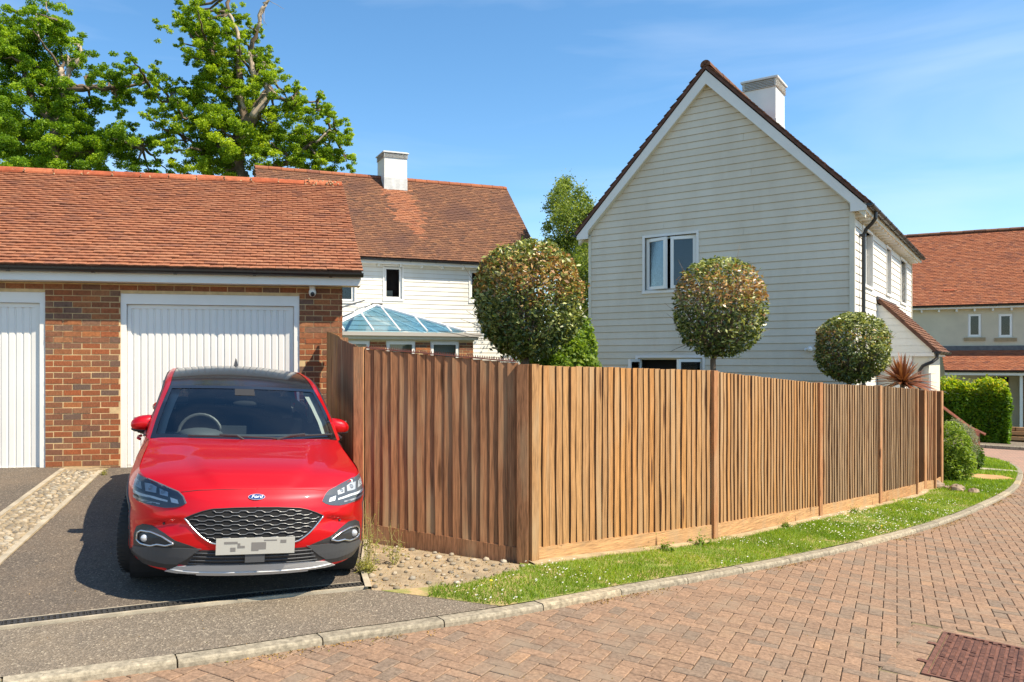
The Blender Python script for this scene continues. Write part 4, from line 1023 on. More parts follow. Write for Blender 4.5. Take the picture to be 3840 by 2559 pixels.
# ================================================================== WHITE HOUSE BEHIND
BT = math.atan(.372); BZ = .0
bh = root('white_house', (-4.85, 24.39, BZ), BT, 'white weatherboarded house with brown tiled roof and white chimney behind the garage', 'house')
BL = 9.2; bop = [(1.9, 2.6, 3.62, 4.72), (3.61, 4.23, 3.74, 4.82), (6.69, 7.3, 3.74, 4.82)]
mb = MB(); xx = .01
for o in bop: mb.box(xx, o[0], .001, .15, 0, 4.95); mb.box(o[0], o[1], .001, .15, 0, o[2]); mb.box(o[0], o[1], .001, .15, o[3], 4.95); xx = o[1]
mb.box(xx, BL-.01, .001, .15, 0, 4.95); mb.box(.01, .15, .15, 5.3, 0, 4.95); mb.box(BL-.15, BL-.01, .15, 5.3, 0, 4.95); mb.box(.15, BL-.15, 5.2, 5.3, 0, 4.95)
for a in (.01, BL-.15): mb.prism([(0.1, 4.95), (5.4, 4.95), (2.75, 7.9)], a, a+.14, axis='x')
mb.obj('wall', M['siding_white_lit'], bh)
siding(bh, (0, 0, 0), 0, 1.1, 4.93, lambda z: (.04, BL-.04), M['siding_white_lit'], [(a-.05, b+.05, c-.05, d+.05) for a, b, c, d in bop], joints=(None, 5.2, None, None, 5.9))
BP = math.atan2(3.33, 3.05); BS = math.hypot(3.33, 3.05)
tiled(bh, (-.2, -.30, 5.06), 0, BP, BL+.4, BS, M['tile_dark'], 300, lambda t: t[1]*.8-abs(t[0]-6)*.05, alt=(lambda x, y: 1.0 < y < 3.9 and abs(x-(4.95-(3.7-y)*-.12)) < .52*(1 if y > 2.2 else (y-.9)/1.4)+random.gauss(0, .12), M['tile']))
mb = MB(); mb.box(0, BL+.4, 0, BS, -.05, .01); mb.obj('rear_roof', M['tile_dark'], bh, loc=(BL+.2, 5.8, 5.06), rot=(BP, 0, math.pi))
ridge(bh, -.2, BL+.2, 2.75, 8.36, r=.10, mat=M['tile_orange'])
mb = MB()
for a in (-.16, BL+.14): mb.prism([(-.27, 4.98), (-.27, 4.8), (.0, 4.8), (2.75, 7.95), (5.5, 4.8), (5.77, 4.8), (5.77, 4.98), (2.75, 8.27)], a, a+.025, axis='x')
mb.obj('bargeboard', M['white'], bh)
mb = MB(); mb.box(-.13, BL+.13, -.26, -.235, 4.88, 5.04); mb.box(-.13, BL+.13, -.235, .0, 4.88, 4.895); mb.obj('fascia', M['white'], bh)
for k in range(12): mb = MB(); mb.box(.35+k*.75, .40+k*.75, -.20, -.002, 4.80, 4.879); mb.obj('rafter_foot', M['white'], bh)
gutter(bh, -.2, BL+.2, -.32, 5.02, brk=.9)
for i, o in enumerate(bop): window(bh, (o[0], 0, o[2]), 0, o[1]-o[0], o[3]-o[2], 1, fw=.055, depth=.05)
mb = MB(); mb.box(3.66, 3.98, .25, .30, 3.80, 4.05); mb.obj('curtain', M['soffit'], bh); mb = MB(); mb.grid([[(1.95+.02*k, .22+.02*math.sin(k*1.9), z) for k in range(16)] for z in (3.65, 4.7)]); mb.obj('curtain', M['soffit'], bh)
chimney(bh, 4.32, 5.18, 2.27, 3.13, 7.85, 9.26, lv=.22)

# ================================================================== CONSERVATORY
cv_ = root('conservatory', (-2.8, 20.84, -.1), BT, 'conservatory with blue glazed hipped roof and brick piers in front of the white house', 'conservatory')
def cz(z): return z+.1
CL, CD = 4.36, 3.6; ap = (2.0, 1.95, cz(3.35)); e0 = cz(2.52)
for a, b in ((0, .44), (1.28, 1.74), (2.60, 3.04), (3.92, 4.35)): brickwork(cv_, a, b, 0, cz(2.26), nsingle=70 if a > 1 else 0, name='brick_pier')
for a, b in ((.44, 1.28), (1.74, 2.60), (3.04, 3.92)):
    mb = MB(); mb.box(a, b, .02, .12, 0, .7); mb.obj('dwarf_wall', M['mortar'], cv_)
    window(cv_, (a+.002, 0, .7), 0, b-a-.004, cz(2.26)-.7, 1, fw=.07, depth=.03, trim=0, inside='soffit', blind=None)
    mb = MB(); mb.box(a, b, .26, .27, cz(1.96), cz(2.2)); mb.obj('roller_blind', M['soffit'], cv_)
mb = MB(); mb.box(-.12, CL+.10, -.12, .16, cz(2.30), cz(2.385)); mb.box(-.02, CL, -.02, .16, cz(2.262), cz(2.30)); mb.box(CL-.05, CL+.10, .16, CD, cz(2.262), cz(2.385)); mb.obj('eaves_beam', M['soffit'], cv_)
mb = MB(); mb.box(-.14, CL+.16, -.20, -.10, cz(2.39), cz(2.49)); mb.box(-.14, CL+.16, -.10, .14, cz(2.388), cz(2.41)); mb.box(CL+.06, CL+.16, -.10, CD, cz(2.39), cz(2.49)); mb.obj('box_gutter', simple('taupe_gutter', (.40, .37, .33), .45), cv_)
mb = MB(); mb.box(CL-.1, CL-.02, .16, CD, 0, cz(2.26)); mb.obj('side_frame', M['white'], cv_)
hl, hr = .02, 4.12; bk = CD+.4
def pane(P): mb = MB(); mb.v = P; mb.f = [tuple(range(len(P)))]; mb.m = [0]; mb.obj('pane', M['roofglass'], cv_)
rx = [.02, .55, 1.38, 2.15, 2.95, 3.68, 4.12]
def hipz(x): # point on the hips/front plane boundary for x
    return (x-hl)/(ap[0]-hl) if x < ap[0] else (hr-x)/(hr-ap[0])
def fp(x, f): return (x, f*ap[1], e0+f*(ap[2]-e0))
for a, b in zip(rx[:-1], rx[1:]):
    P = [fp(a+.02, 0), fp(b-.02, 0)]
    tb, ta = hipz(b), hipz(a)
    if tb > .01: P.append(fp(b-.02, tb))
    if a < ap[0] < b: P.append(fp(ap[0], 1))
    if ta > .01: P.append(fp(a+.02, ta))
    pane(P)
pane([(hl, 0, e0), (ap[0], ap[1], ap[2]), (ap[0], bk, ap[2]), (hl, bk, e0)][::-1]); pane([(hr, 0, e0), (hr, bk, e0), (ap[0], bk, ap[2]), (ap[0], ap[1], ap[2])][::-1])
def gbar(p, q, w=.032, nm='glazing_bar'): mb = MB(); mb.tube([p, q], w, 6); mb.obj(nm, M['pvc'], cv_)
for x in rx[1:-1]: f = hipz(x); gbar((x, 0, e0+.02), (x, f*ap[1], e0+f*(ap[2]-e0)+.02), .027)
gbar((hl-.02, -.02, e0+.02), (ap[0], ap[1], ap[2]+.03), .045, 'hip_bar'); gbar((hr+.02, -.02, e0+.02), (ap[0], ap[1], ap[2]+.03), .045, 'hip_bar'); gbar((ap[0], ap[1], ap[2]+.03), (ap[0], bk, ap[2]+.03), .05, 'roof_ridge')
for y in (.9, 1.9, 2.9): 
    f = min(1, y/ap[1]); gbar((hr, y, e0+.02), (hr-(hr-ap[0])*f, y, e0+f*(ap[2]-e0)+.02), .027); gbar((hl, y, e0+.02), (hl+(ap[0]-hl)*f, y, e0+f*(ap[2]-e0)+.02), .027)
mb = MB(); mb.box(ap[0]-.10, ap[0]+.22, ap[1]-.05, ap[1]+.15, ap[2]+.03, ap[2]+.07); mb.obj('ridge_cap', M['black'], cv_)
mb = MB(); k_ = 0; mb.v = [(.3, 2.2, e0+.55), (1.75, 2.2, ap[2]+.20), (1.75, 3.2, ap[2]+.20), (.3, 3.2, e0+.55)]; mb.v += [(a, b, c-.04) for a, b, c in mb.v]; mb.f = [(0, 1, 2, 3), (7, 6, 5, 4), (0, 4, 5, 1), (1, 5, 6, 2), (2, 6, 7, 3), (3, 7, 4, 0)]; mb.m = [0]*6; mb.obj('roof_vent', M['lead'], cv_)
mb = MB(); mb.v = [(hl+.1, .15, e0-.03), (hr-.1, .15, e0-.03), (hr-.1, CD, e0-.03), (hl+.1, CD, e0-.03)]; mb.f = [(0, 1, 2, 3)]; mb.m = [0]; mb.obj('ceiling_blind', M['inner_blue'], cv_)

# ================================================================== FAR HOUSE
FTH = -math.atan(.545); FZ = -1.15
fh = root('rendered_house', (16.0, 38.25, FZ), FTH, 'cream rendered house with orange tiled roof at the far right, beyond the hedge', 'house')
def fz(z): return z-FZ
FL = 18; fop = [(8.66, 9.15, 2.75, 3.76), (9.75, 10.25, 2.72, 3.73)]
mb = MB(); xx = 0
for o in fop: mb.box(xx, o[0], 0, .2, 0, fz(4.05)); mb.box(o[0], o[1], 0, .2, 0, fz(o[2])); mb.box(o[0], o[1], 0, .2, fz(o[3]), fz(4.05)); xx = o[1]
mb.box(xx, FL, 0, .2, 0, fz(4.05)); mb.box(0, .2, .2, 6.4, 0, fz(4.05)); mb.box(FL-.2, FL, .2, 6.4, 0, fz(4.05)); mb.box(.2, FL-.2, 6.3, 6.4, 0, fz(4.05))
for a in (0, FL-.2): mb.prism([(0, fz(4.05)), (6.4, fz(4.05)), (3.2, fz(7.4))], a, a+.2, axis='x')
mb.obj('wall', M['render'], fh)
FP = math.atan2(3.65, 3.55); FS = math.hypot(3.65, 3.55)
tiled(fh, (-.2, -.3, fz(4.15)), 0, FP, FL+.4, FS, M['tile_orange'], 300, lambda t: abs(t[0]-9)+t[1]*.3)
mb = MB(); mb.box(0, FL+.4, 0, FS, -.05, .01); mb.obj('rear_roof', M['tile_orange'], fh, loc=(FL+.2, 6.75, fz(4.15)), rot=(FP, 0, math.pi))
ridge(fh, -.2, FL+.2, 3.2, fz(7.76), mat=M['tile_dark'])
mb = MB()
for x, y in ((8.0, .9), (11.0, 2.0)): mb.box(x, x+.5, y, y+.1, .022, .05)
mb.obj('roof_vent_tile', M['ridge'], fh, loc=(-.2, -.3, fz(4.15)), rot=(FP, 0, 0))
mb = MB(); mb.box(-.1, FL+.1, -.27, -.245, fz(3.98), fz(4.12)); mb.box(-.1, FL+.1, -.245, 0, fz(3.98), fz(3.99)); mb.obj('fascia', M['white'], fh)
for k in range(14): mb = MB(); mb.box(5.6+k*.65, 5.67+k*.65, -.2, -.002, fz(3.86), fz(3.975)); mb.obj('rafter_foot', M['white'], fh)
gutter(fh, -.2, FL+.2, -.33, fz(4.12), brk=1.2, r=.06)
for o in fop:
    window(fh, (o[0], 0, fz(o[2])), 0, o[1]-o[0], o[3]-o[2], 1, fw=.07, depth=.04, trim=0)
    mb = MB(); mb.box(o[0]-.14, o[1]+.14, -.05, .02, fz(o[2])-.17, fz(o[2])-.03); mb.obj('window_sill', simple('sandstone', (.36, .27, .15), .9, var=.2), fh)
tiled(fh, (7.7, -1.30, fz(1.30)), 0, math.atan2(.85, 1.28), 9.5, 1.55, M['tile_orange'], 120, lambda t: t[0], name='porch_roof')
mb = MB(); mb.box(7.6, 17.3, -.05, -.003, fz(2.16), fz(2.36)); mb.obj('flashing', M['lead'], fh)
mb = MB(); mb.box(7.7, 17.2, -1.32, -1.29, fz(1.10), fz(1.26)); mb.obj('porch_fascia', M['white'], fh); gutter(fh, 7.7, 17.2, -1.37, fz(1.27), brk=1.2)
mb = MB(); mb.box(10.32, 10.42, -1.15, -1.05, 0, fz(1.1)); mb.box(7.8, 7.9, -1.15, -1.05, 0, fz(1.1)); mb.obj('porch_post', M['white'], fh)
brickwork(fh, 10.45, 13.0, 0, fz(1.1), nsingle=0, loc=(0, -1.12, 0), name='porch_wall')
mb = MB(); mb.box(9.1, 10.1, -.03, -.004, 0, fz(1.0)); mb.obj('door', M['dark'], fh)
mb = MB(); mb.box(10.6, 10.72, -1.25, -1.13, fz(.62), fz(.86)); mb.obj('lantern', M['soffit'], fh)
# ================================================================== PLANTS
def w2(px, py, Y):       # helper: point seen at (px,py) of the 2353-px photo, Y metres away
    return np.array([(px-985)/1790*Y, Y, 1.70+(830-py)/1790*Y])
def limb(mb, pts, r0, r1, seg=7, wob=.0):
    P = [np.array(p, float) for p in pts]; Q = []
    for i in range(len(P)-1):
        for k in range(4):
            t = k/4; Q.append(P[i]*(1-t)+P[i+1]*t)
    Q.append(P[-1]); n = len(Q)
    for i in range(1, n-1): Q[i] = Q[i]+rng.normal(size=3)*wob
    mb.tube([tuple(q) for q in Q], [r0+(r1-r0)*i/(n-1) for i in range(n)], seg)
T1 = [(40,60,35),(110,60,40),(120,120,40),(330,110,70),(400,200,70),(300,240,80),(200,300,90),(80,260,80),(60,330,80),(350,300,80),(150,400,90),(260,430,80),(60,400,60),(200,520,70),(100,480,60),(430,250,50),(20,190,40),
(380,620,100),(250,600,90),(480,680,90),(100,700,100),(30,680,60),(560,640,60),(330,760,110),(150,820,110),(450,840,110),(30,850,80),(250,920,120),(480,960,120),(620,900,90),(700,960,90),(820,950,90),(930,900,60),(960,1010,60),(850,1060,80),(600,1050,100),(350,1050,110),(100,1000,100),(20,600,50),
(570,470,50),(650,500,60),(740,520,70),(830,510,60),(900,560,50),(820,620,55),(940,490,45),(720,640,45),(780,720,45),(860,820,45),(760,860,45),(-90,300,120),(-80,600,120),(-90,900,130),(-60,100,80)]
T2 = [(1070,40,35),(1150,20,35),(1220,70,35),(1130,110,35),(1210,150,55),(1290,160,60),(1330,230,65),(1250,220,55),(1400,60,45),(1420,130,45),(1500,120,45),(1550,150,35),(1380,270,65),(1300,320,75),(1160,350,45),(1150,290,35),(1460,300,65),(1440,380,75),(1350,420,75),(1250,430,50),(1560,250,55),(1640,330,50),(1660,400,50),(1740,400,35),(1600,440,50),(1500,470,75),(1300,520,75),(1400,540,75),(1200,560,55),(1100,540,50),(1000,540,45),(1020,620,50),(1120,640,50),(1250,640,75),(1350,660,75),(1500,600,75),(1560,680,75),(1440,740,75),(1700,580,55),(1750,530,45),(1820,560,45),(1880,560,45),(1850,650,65),(1760,660,75),(1900,700,45),(1980,630,38),(2060,680,45),(2080,740,35),(1980,760,45),(1250,780,75),(1150,850,75),(1060,840,40),(1080,920,35),(1300,880,95),(1450,860,95),(1600,830,85),(1750,800,95),(1900,830,75),(2000,870,65),(2120,800,50),(2170,880,45),(2200,960,45),(2190,1030,45),(2100,980,65),(2000,960,75),(1880,940,85),(1720,940,95),(1550,980,95),(1400,980,95),(1250,980,85),(1180,1080,60),(1300,1080,80),(1500,1080,80),(1700,1060,60),(2050,1060,60),(1900,1050,60),(1650,200,28),(1640,480,40)]
Z6 = .3646; TY = 32.0
def oak(name, cl, base_px, Y, mat, label, limbs, dens=900, lsize=.082, bare=()):
    bx = w2(base_px*Z6, 830, Y); zg = gz(bx[0], Y)
    rt = root(name, (bx[0], Y, zg), 0, label, 'tree', 'big oaks behind the garage roof')
    off = np.array([bx[0], Y, zg]); tr = MB(); top = np.array([0, 0, 9.0])
    limb(tr, [(0, 0, -.3), (.1, 0, 3), (-.1, .1, 6), top], .62, .42, 10, .04)
    P, T = [], []
    ends = []
    for (cx_, cy_, r) in cl:
        rr = r*Z6*Y/1790
        for lay in range(2 if r < 50 else 3):
            dy = rng.normal()*1.3 if lay else rng.normal()*.5
            c = w2(cx_*Z6, cy_*Z6, Y)-off+np.array([0, dy, 0]); ends.append(c)
            nsub = 6; n = int(dens*(rr/.45)**2/nsub)+4
            for s_ in range(nsub):
                sc = c+rng.normal(size=3)*rr*.60; q = rng.normal(size=(n, 3)); q /= np.linalg.norm(q, axis=1)[:, None]
                q *= (rng.random(n)**.5)[:, None]*rr*np.array([.50, .50, .30]); P.append(sc+q)
                T.append(np.clip(.45+.25*rng.normal()+.16*rng.normal(size=n), 0, 1))
    ends = np.array(ends)
    P = np.concatenate(P); T = np.concatenate(T)
    main = []
    for l in limbs:
        pts = [w2(a*Z6, b*Z6, Y)-off for a, b in l[0]]; limb(tr, pts, l[1], l[2], 7, .03); main += pts
    for l in bare:
        pts = [w2(a*Z6, b*Z6, Y-1.2)-off for a, b in l[0]]; mb = MB(); limb(mb, pts, l[1], l[2], 6, .03)
        for k in range(1, len(pts)):
            limb(mb, [pts[k], pts[k]+rng.normal(size=3)*[.18, .15, .22], pts[k]+rng.normal(size=3)*[.3, .25, .35]], l[2]*.45, .006, 4, .01)
        mb.obj('dead_branch', M['bark_pale'], rt, smooth=True)
    main = np.array(main+[top])
    for c in ends[::2]:
        d = np.linalg.norm(main-c, axis=1); s_ = main[np.argmin(d)]
        mid = (s_+c)/2+rng.normal(size=3)*.15; limb(tr, [s_, mid, c], .07, .018, 5, .03)
    tr.obj('trunk', M['bark'], rt, smooth=True)
    link('crown', leaves(P, lsize, T, M[mat], 'crown', up=.5, aspect=.75), rt)
    return rt
oak('oak_tree', T1, 330, TY-1, 'oak', 'broad dark green oak at the left edge behind the garage roof', [([(330, 1150), (360, 800), (400, 560), (385, 430)], .34, .12), ([(360, 800), (200, 620), (150, 400), (330, 120)], .2, .05), ([(400, 560), (560, 560), (740, 560), (930, 520)], .16, .04), ([(340, 1000), (600, 960), (900, 930)], .2, .05), ([(340, 1000), (100, 850), (20, 650)], .2, .05)],
    bare=[([(400, 550), (385, 480), (382, 430)], .13, .08), ([(405, 560), (440, 450), (495, 360), (515, 325), (490, 285)], .12, .04), ([(430, 430), (430, 370), (425, 350)], .05, .02), ([(250, 260), (235, 150), (215, 30)], .03, .012), ([(300, 80), (290, 20), (310, -20)], .03, .012)])
oak('oak_tree', T2, 1500, TY, 'oak2', 'yellow-green oak with bare upper branches between garage and white house roofs', [([(1480, 1150), (1500, 900), (1600, 720), (1690, 590), (1690, 500)], .42, .14), ([(1500, 900), (1545, 740), (1510, 600), (1500, 400), (1510, 340)], .22, .1), ([(1510, 340), (1500, 220), (1440, 80), (1430, -20)], .12, .07), ([(1600, 480), (1575, 330), (1620, 200), (1650, 70), (1695, -10)], .12, .05),
    ([(1400, 800), (1240, 760), (1170, 690), (1080, 640)], .13, .05), ([(1600, 1100), (1830, 1020), (1950, 920), (2080, 830)], .15, .05), ([(1430, 410), (1380, 395), (1330, 345)], .08, .03), ([(1700, 600), (1850, 640), (2000, 640)], .09, .03), ([(1500, 900), (1300, 950), (1150, 860)], .15, .04)],
    bare=[([(1590, 740), (1650, 660), (1690, 590), (1740, 595)], .15, .05), ([(1690, 595), (1680, 540), (1700, 500), (1730, 520)], .12, .05), ([(1600, 490), (1580, 380), (1570, 330)], .11, .08), ([(1630, 490), (1640, 430), (1670, 395)], .05, .02), ([(1620, 190), (1650, 70), (1670, 20), (1695, -5)], .08, .04), ([(1500, 330), (1490, 200), (1445, 90)], .09, .06), ([(1990, 900), (2050, 850), (2085, 825)], .05, .02), ([(1540, 690), (1515, 600)], .08, .06)])
# birch between the houses
BY = 27.0; bx = w2(1300, 830, BY); rt = root('birch_tree', (bx[0], BY, gz(bx[0], BY)), 0, 'slender pale birch with airy foliage between the white and cream houses', 'tree')
off = np.array([bx[0], BY, rt.location.z]); tr = MB(); P, T = [], []
def v2(zx, zy): return (1190.+0, 0)
BC = [(1300, 425, 22), (1280, 440, 16), (1325, 450, 18), (1272, 465, 18), (1345, 460, 14), (1300, 470, 30), (1290, 510, 32), (1335, 500, 28), (1355, 480, 10), (1262, 520, 16), (1330, 545, 34), (1295, 560, 36), (1345, 590, 28), (1310, 610, 36), (1262, 570, 22), (1335, 650, 32), (1300, 670, 36), (1340, 720, 30), (1305, 740, 34), (1345, 780, 26), (1320, 800, 30), (1352, 540, 14)]
limb(tr, [(0, 0, 0), (.1, 0, 3), (.05, 0, 6), w2(1300, 440, BY)-off], .13, .02, 8, .02)
for a, b, r in BC:
    for _ in range(3):
        c = w2(a, b, BY)-off+np.array([0, rng.normal()*.8, 0]); rr = r/1790*BY; n = int(420*(rr/.4)**2)+50
        q = rng.normal(size=(n, 3))*rr*np.array([.42, .42, .5]); P.append(c+q); T.append(np.clip(.45+.2*rng.normal()+.2*rng.normal(size=n), 0, 1))
    limb(tr, [np.array([0.05, 0, max(2, c[2]-1.2)]), c], .03, .008, 4, .03)
tr.obj('trunk', M['bark_pale'], rt, smooth=True); link('crown', leaves(np.concatenate(P), .075, np.concatenate(T), M['birch'], 'crown', up=.1, droop=.5, aspect=.7), rt)

def topiary(px, py, rad_px, Y, seed, label, zb=None, squash=1.0, n=9500, brown=.6, tpx=None, trunk_r=.04):
    global rng
    r0 = rng; rng = np.random.default_rng(seed)
    c = w2(px, py, Y); Rr = rad_px/1790*Y; tp = w2(tpx or px, py+rad_px, Y); zg = gz(tp[0], Y)
    rt = root('topiary_tree', (tp[0], Y, zg), 0, label, 'topiary tree', 'clipped ball topiary trees standing behind the long fence')
    off = np.array([tp[0], Y, zg]); cc = c-off
    d = rng.normal(size=(n, 3)); d /= np.linalg.norm(d, axis=1)[:, None]
    lum = sum(np.sin(d @ (rng.normal(size=3)*k)+rng.random()*6)*a for k, a in ((2.2, .035), (4, .03), (8, .022), (14, .016)))
    rad = Rr*(1+lum-.20*rng.random(n)**1.8-.0); sh_ = rng.random(n) < .02; rad[sh_] *= 1.03+.10*rng.random(sh_.sum())
    inner = rng.random(n) < .20; rad[inner] *= .55+.4*rng.random(inner.sum())
    se = 1/(np.abs(d[:, 2])**2.3+np.hypot(d[:, 0], d[:, 1])**2.3)**(1/2.3); P = cc+d*(rad*se*.985)[:, None]*np.array([1, 1, squash])
    q = sum(np.sin(d @ (rng.normal(size=3)*k)+rng.random()*6)*a for k, a in ((2, .5), (4, .35), (8, .25)))
    sunny = d @ np.array([.0, -.35, .45])+.25
    # keep holes low down so twigs show
    hole = (sum(np.sin(d @ (rng.normal(size=3)*k)+rng.random()*6) for k in (4, 7, 11)) > .95) & (rng.random(n) < .8)
    bz = np.exp(-((d[:, 2]-.42)/.36)**2)*1.0+.25*np.exp(-((d[:, 2]+.0)/.4)**2)
    br = np.clip(bz*brown*1.5+.38*q-.25, 0, 1)
    br[d[:, 2] > .86] *= .2
    isb = rng.random(n) < br*.85
    tone = np.clip(.22+.24*rng.normal(size=n)+.10*d[:, 2], 0, .5); tone[isb] = .56+.44*rng.random(isb.sum())
    k = ~hole
    link('crown', leaves(P[k], .062, tone[k], M['photinia'], 'crown', up=.0, aspect=.42, normals=d[k], nrm=.18, droop=-.1), rt)
    tr = MB(); base = cc+np.array([0, 0, -Rr*.95*squash]); limb(tr, [(0, 0, -.05), (0, 0, max(.05, base[2]-.1)), base+np.array([0, 0, .1])], trunk_r, trunk_r*.8, 9, .004)
    for i in range(46):
        e = rng.normal(size=3); e /= np.linalg.norm(e); e[2] = abs(e[2])*1.1-.45
        tip = cc+e*Rr*.9*np.array([1, 1, squash]); m_ = base*.55+tip*.45+np.array([0, 0, -.12*Rr])+rng.normal(size=3)*.03
        limb(tr, [base+np.array([0, 0, .03]), m_, tip], .016, .003, 5, .012)
        for _ in range(2): limb(tr, [m_, tip+rng.normal(size=3)*.16], .006, .002, 4, .008)
    tr.obj('trunk', M['bark'], rt, smooth=True)
    # loose bottom leaves
    m = 260; th = rng.random(m)*6.28; rr = Rr*(.25+.6*rng.random(m)); Q = np.stack([cc[0]+np.cos(th)*rr, cc[1]+np.sin(th)*rr, cc[2]-Rr*squash*np.sqrt(np.clip(1-(rr/Rr)**2, 0, 1))-rng.random(m)*.05], 1)
    link('hanging_leaves', leaves(Q, .075, np.clip(.12+.12*rng.normal(size=m), 0, .4), M['photinia'], 'hanging_leaves', aspect=.4, droop=1.2), rt)
    rng = r0; return rt
topiary(1213, 688, 126, 9.3, 11, 'largest clipped ball topiary, nearest the dark fence corner, browned on top', squash=1.06, n=18500, brown=.60, tpx=1206, trunk_r=.055)
topiary(1650, 702, 102, 10.3, 12, 'thin browned ball topiary in front of the cream gable beside its open upstairs window', squash=1.12, n=9500, brown=.85, tpx=1640)
topiary(1959, 798, 77, 12.8, 13, 'small green ball topiary at the gable corner beside the red spiky cordyline', squash=1.02, n=11000, brown=.30, tpx=1950)

# shrubs behind the fence corner
def shrub(name, label, cat, boxes, mat, n, lsize, tone=(.5, .2), aspect=.55, kind=None, group=None, stems=6, toned=None, up=.3):
    """boxes: list of (cx,cy,cz,rx,ry,rz) ellipsoids in world coords"""
    b0 = boxes[0]; zg = gz(b0[0], b0[1]); rt = root(name, (b0[0], b0[1], zg), 0, label, cat, group); P, T = [], []
    tot = sum(b[3]*b[4]+b[4]*b[5]+b[3]*b[5] for b in boxes); tr = MB()
    for b in boxes:
        m = int(n*(b[3]*b[4]+b[4]*b[5]+b[3]*b[5])/tot); d = rng.normal(size=(m, 3)); d /= np.linalg.norm(d, axis=1)[:, None]
        lum = sum(np.sin(d @ (rng.normal(size=3)*k)+rng.random()*6)*a for k, a in ((3, .08), (6, .06), (12, .05)))
        r = (1+lum-.30*rng.random(m)**1.6)[:, None]; p = np.array(b[:3])+d*r*np.array(b[3:])-np.array([b0[0], b0[1], zg]); P.append(p); T.append(np.clip(tone[0]+tone[1]*rng.normal(size=m)+.15*lum/.1*.3, 0, 1))
        for _ in range(stems): q = p[rng.integers(m)]; limb(tr, [(b[0]-b0[0]+rng.normal()*.05, b[1]-b0[1], 0), q*np.array([.6, .6, .6]), q], .015, .004, 5, .01)
    P = np.concatenate(P); T = np.concatenate(T); ok = P[:, 2] > .01
    tr.obj('stems', M['bark'], rt, smooth=True); link('foliage', leaves(P[ok], lsize, T[ok], M[mat], 'foliage', up=up, aspect=aspect), rt); return rt
def W3(px, py, Y): p = w2(px, py, Y); return p[0], p[1], p[2]
shrub('garden_shrub', 'bright green leafy shrub between the largest topiary and the cream house', 'shrub', [(*W3(1290, 800, 10.2), .32, .35, .32), (*W3(1330, 790, 10.6), .22, .3, .36), (*W3(1255, 838, 9.9), .3, .3, .2), (*W3(1335, 850, 10.2), .25, .3, .2)], 'shrub', 7500, .065, tone=(.6, .22))
shrub('background_tree', 'soft green tree foliage just left of the cream house wall', 'tree', [(*W3(1330, 690, 20), .38, .8, 1.3), (*W3(1345, 600, 21), .25, .6, .9)], 'birch', 6000, .08, tone=(.35, .2))
# clipped hedges beyond
def boxhedge(name, label, cx_, cy_, rz, hx, hy, h, zg, mat, n, lsize, topbright=True):
    rt = root(name, (cx_, cy_, zg), rz, label, 'hedge'); f = rng.integers(0, 5, n); P = rng.uniform(-1, 1, (n, 3))
    P[:, 2] = rng.random(n)
    P[f == 0, 0] = 1; P[f == 1, 0] = -1; P[f == 2, 1] = -1; P[f == 3, 1] = -1; P[f == 4, 2] = 1
    ins = 1-.16*rng.random(n)**1.5; lum = .05*np.sin(P[:, 0]*5*hx+P[:, 2]*4)+.05*np.sin(P[:, 0]*9*hx-P[:, 2]*7+P[:, 1]*5)
    ins = ins+lum; P = np.stack([P[:, 0]*hx*np.where(f < 2, ins, 1), P[:, 1]*hy*np.where(f >= 2, ins, 1), P[:, 2]*h*np.where(f == 4, .93+.12*rng.random(n)+lum, 1)], 1)
    rag = f == 4; P[rag, 2] += (rng.random(rag.sum())**4)*.22
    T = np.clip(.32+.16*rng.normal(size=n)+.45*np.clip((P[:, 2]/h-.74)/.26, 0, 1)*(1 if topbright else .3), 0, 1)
    link('foliage', leaves(P, lsize, T, M[mat], 'foliage', up=.6, aspect=.7), rt); mb = MB(); mb.box(-hx*.84, hx*.84, -hy*.8, hy*.8, 0, h*.86)
    cm = simple('hedge_core', (.018, .032, .006), .95); mb.obj('core', cm, rt)
    return rt
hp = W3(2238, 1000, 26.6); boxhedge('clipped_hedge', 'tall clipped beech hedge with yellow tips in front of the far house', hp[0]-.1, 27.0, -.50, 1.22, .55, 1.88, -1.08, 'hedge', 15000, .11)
bp = W3(2193, 1030, 15.9)
shrub('round_bush', 'small glossy bright green bush at the end of the long fence', 'bush', [(bp[0]+.02, 16.0, -.10, .34, .36, .52), (bp[0]+.12, 16.05, -.42, .34, .36, .36), (bp[0]-.1, 16.0, -.42, .3, .36, .4)], 'shrub', 9000, .06, up=.9, tone=(.72, .2))
lv = W3(2215, 965, 18.0); shrub('lavender_bush', 'silvery grey herb bush behind the small green bush by the handrail', 'bush', [(lv[0], 18.2, -.15, .36, .3, .50), (lv[0]+.25, 18.3, -.3, .25, .25, .5)], 'lavender', 4200, .055, aspect=.2, up=0)
sb = W3(2262, 1052, 18.6); shrub('low_bush', 'low dark green bush beside the red-brown handrail post', 'bush', [(13.05, 18.75, -.62, .28, .25, .30)], 'shrub', 2200, .06, tone=(.15, .12))
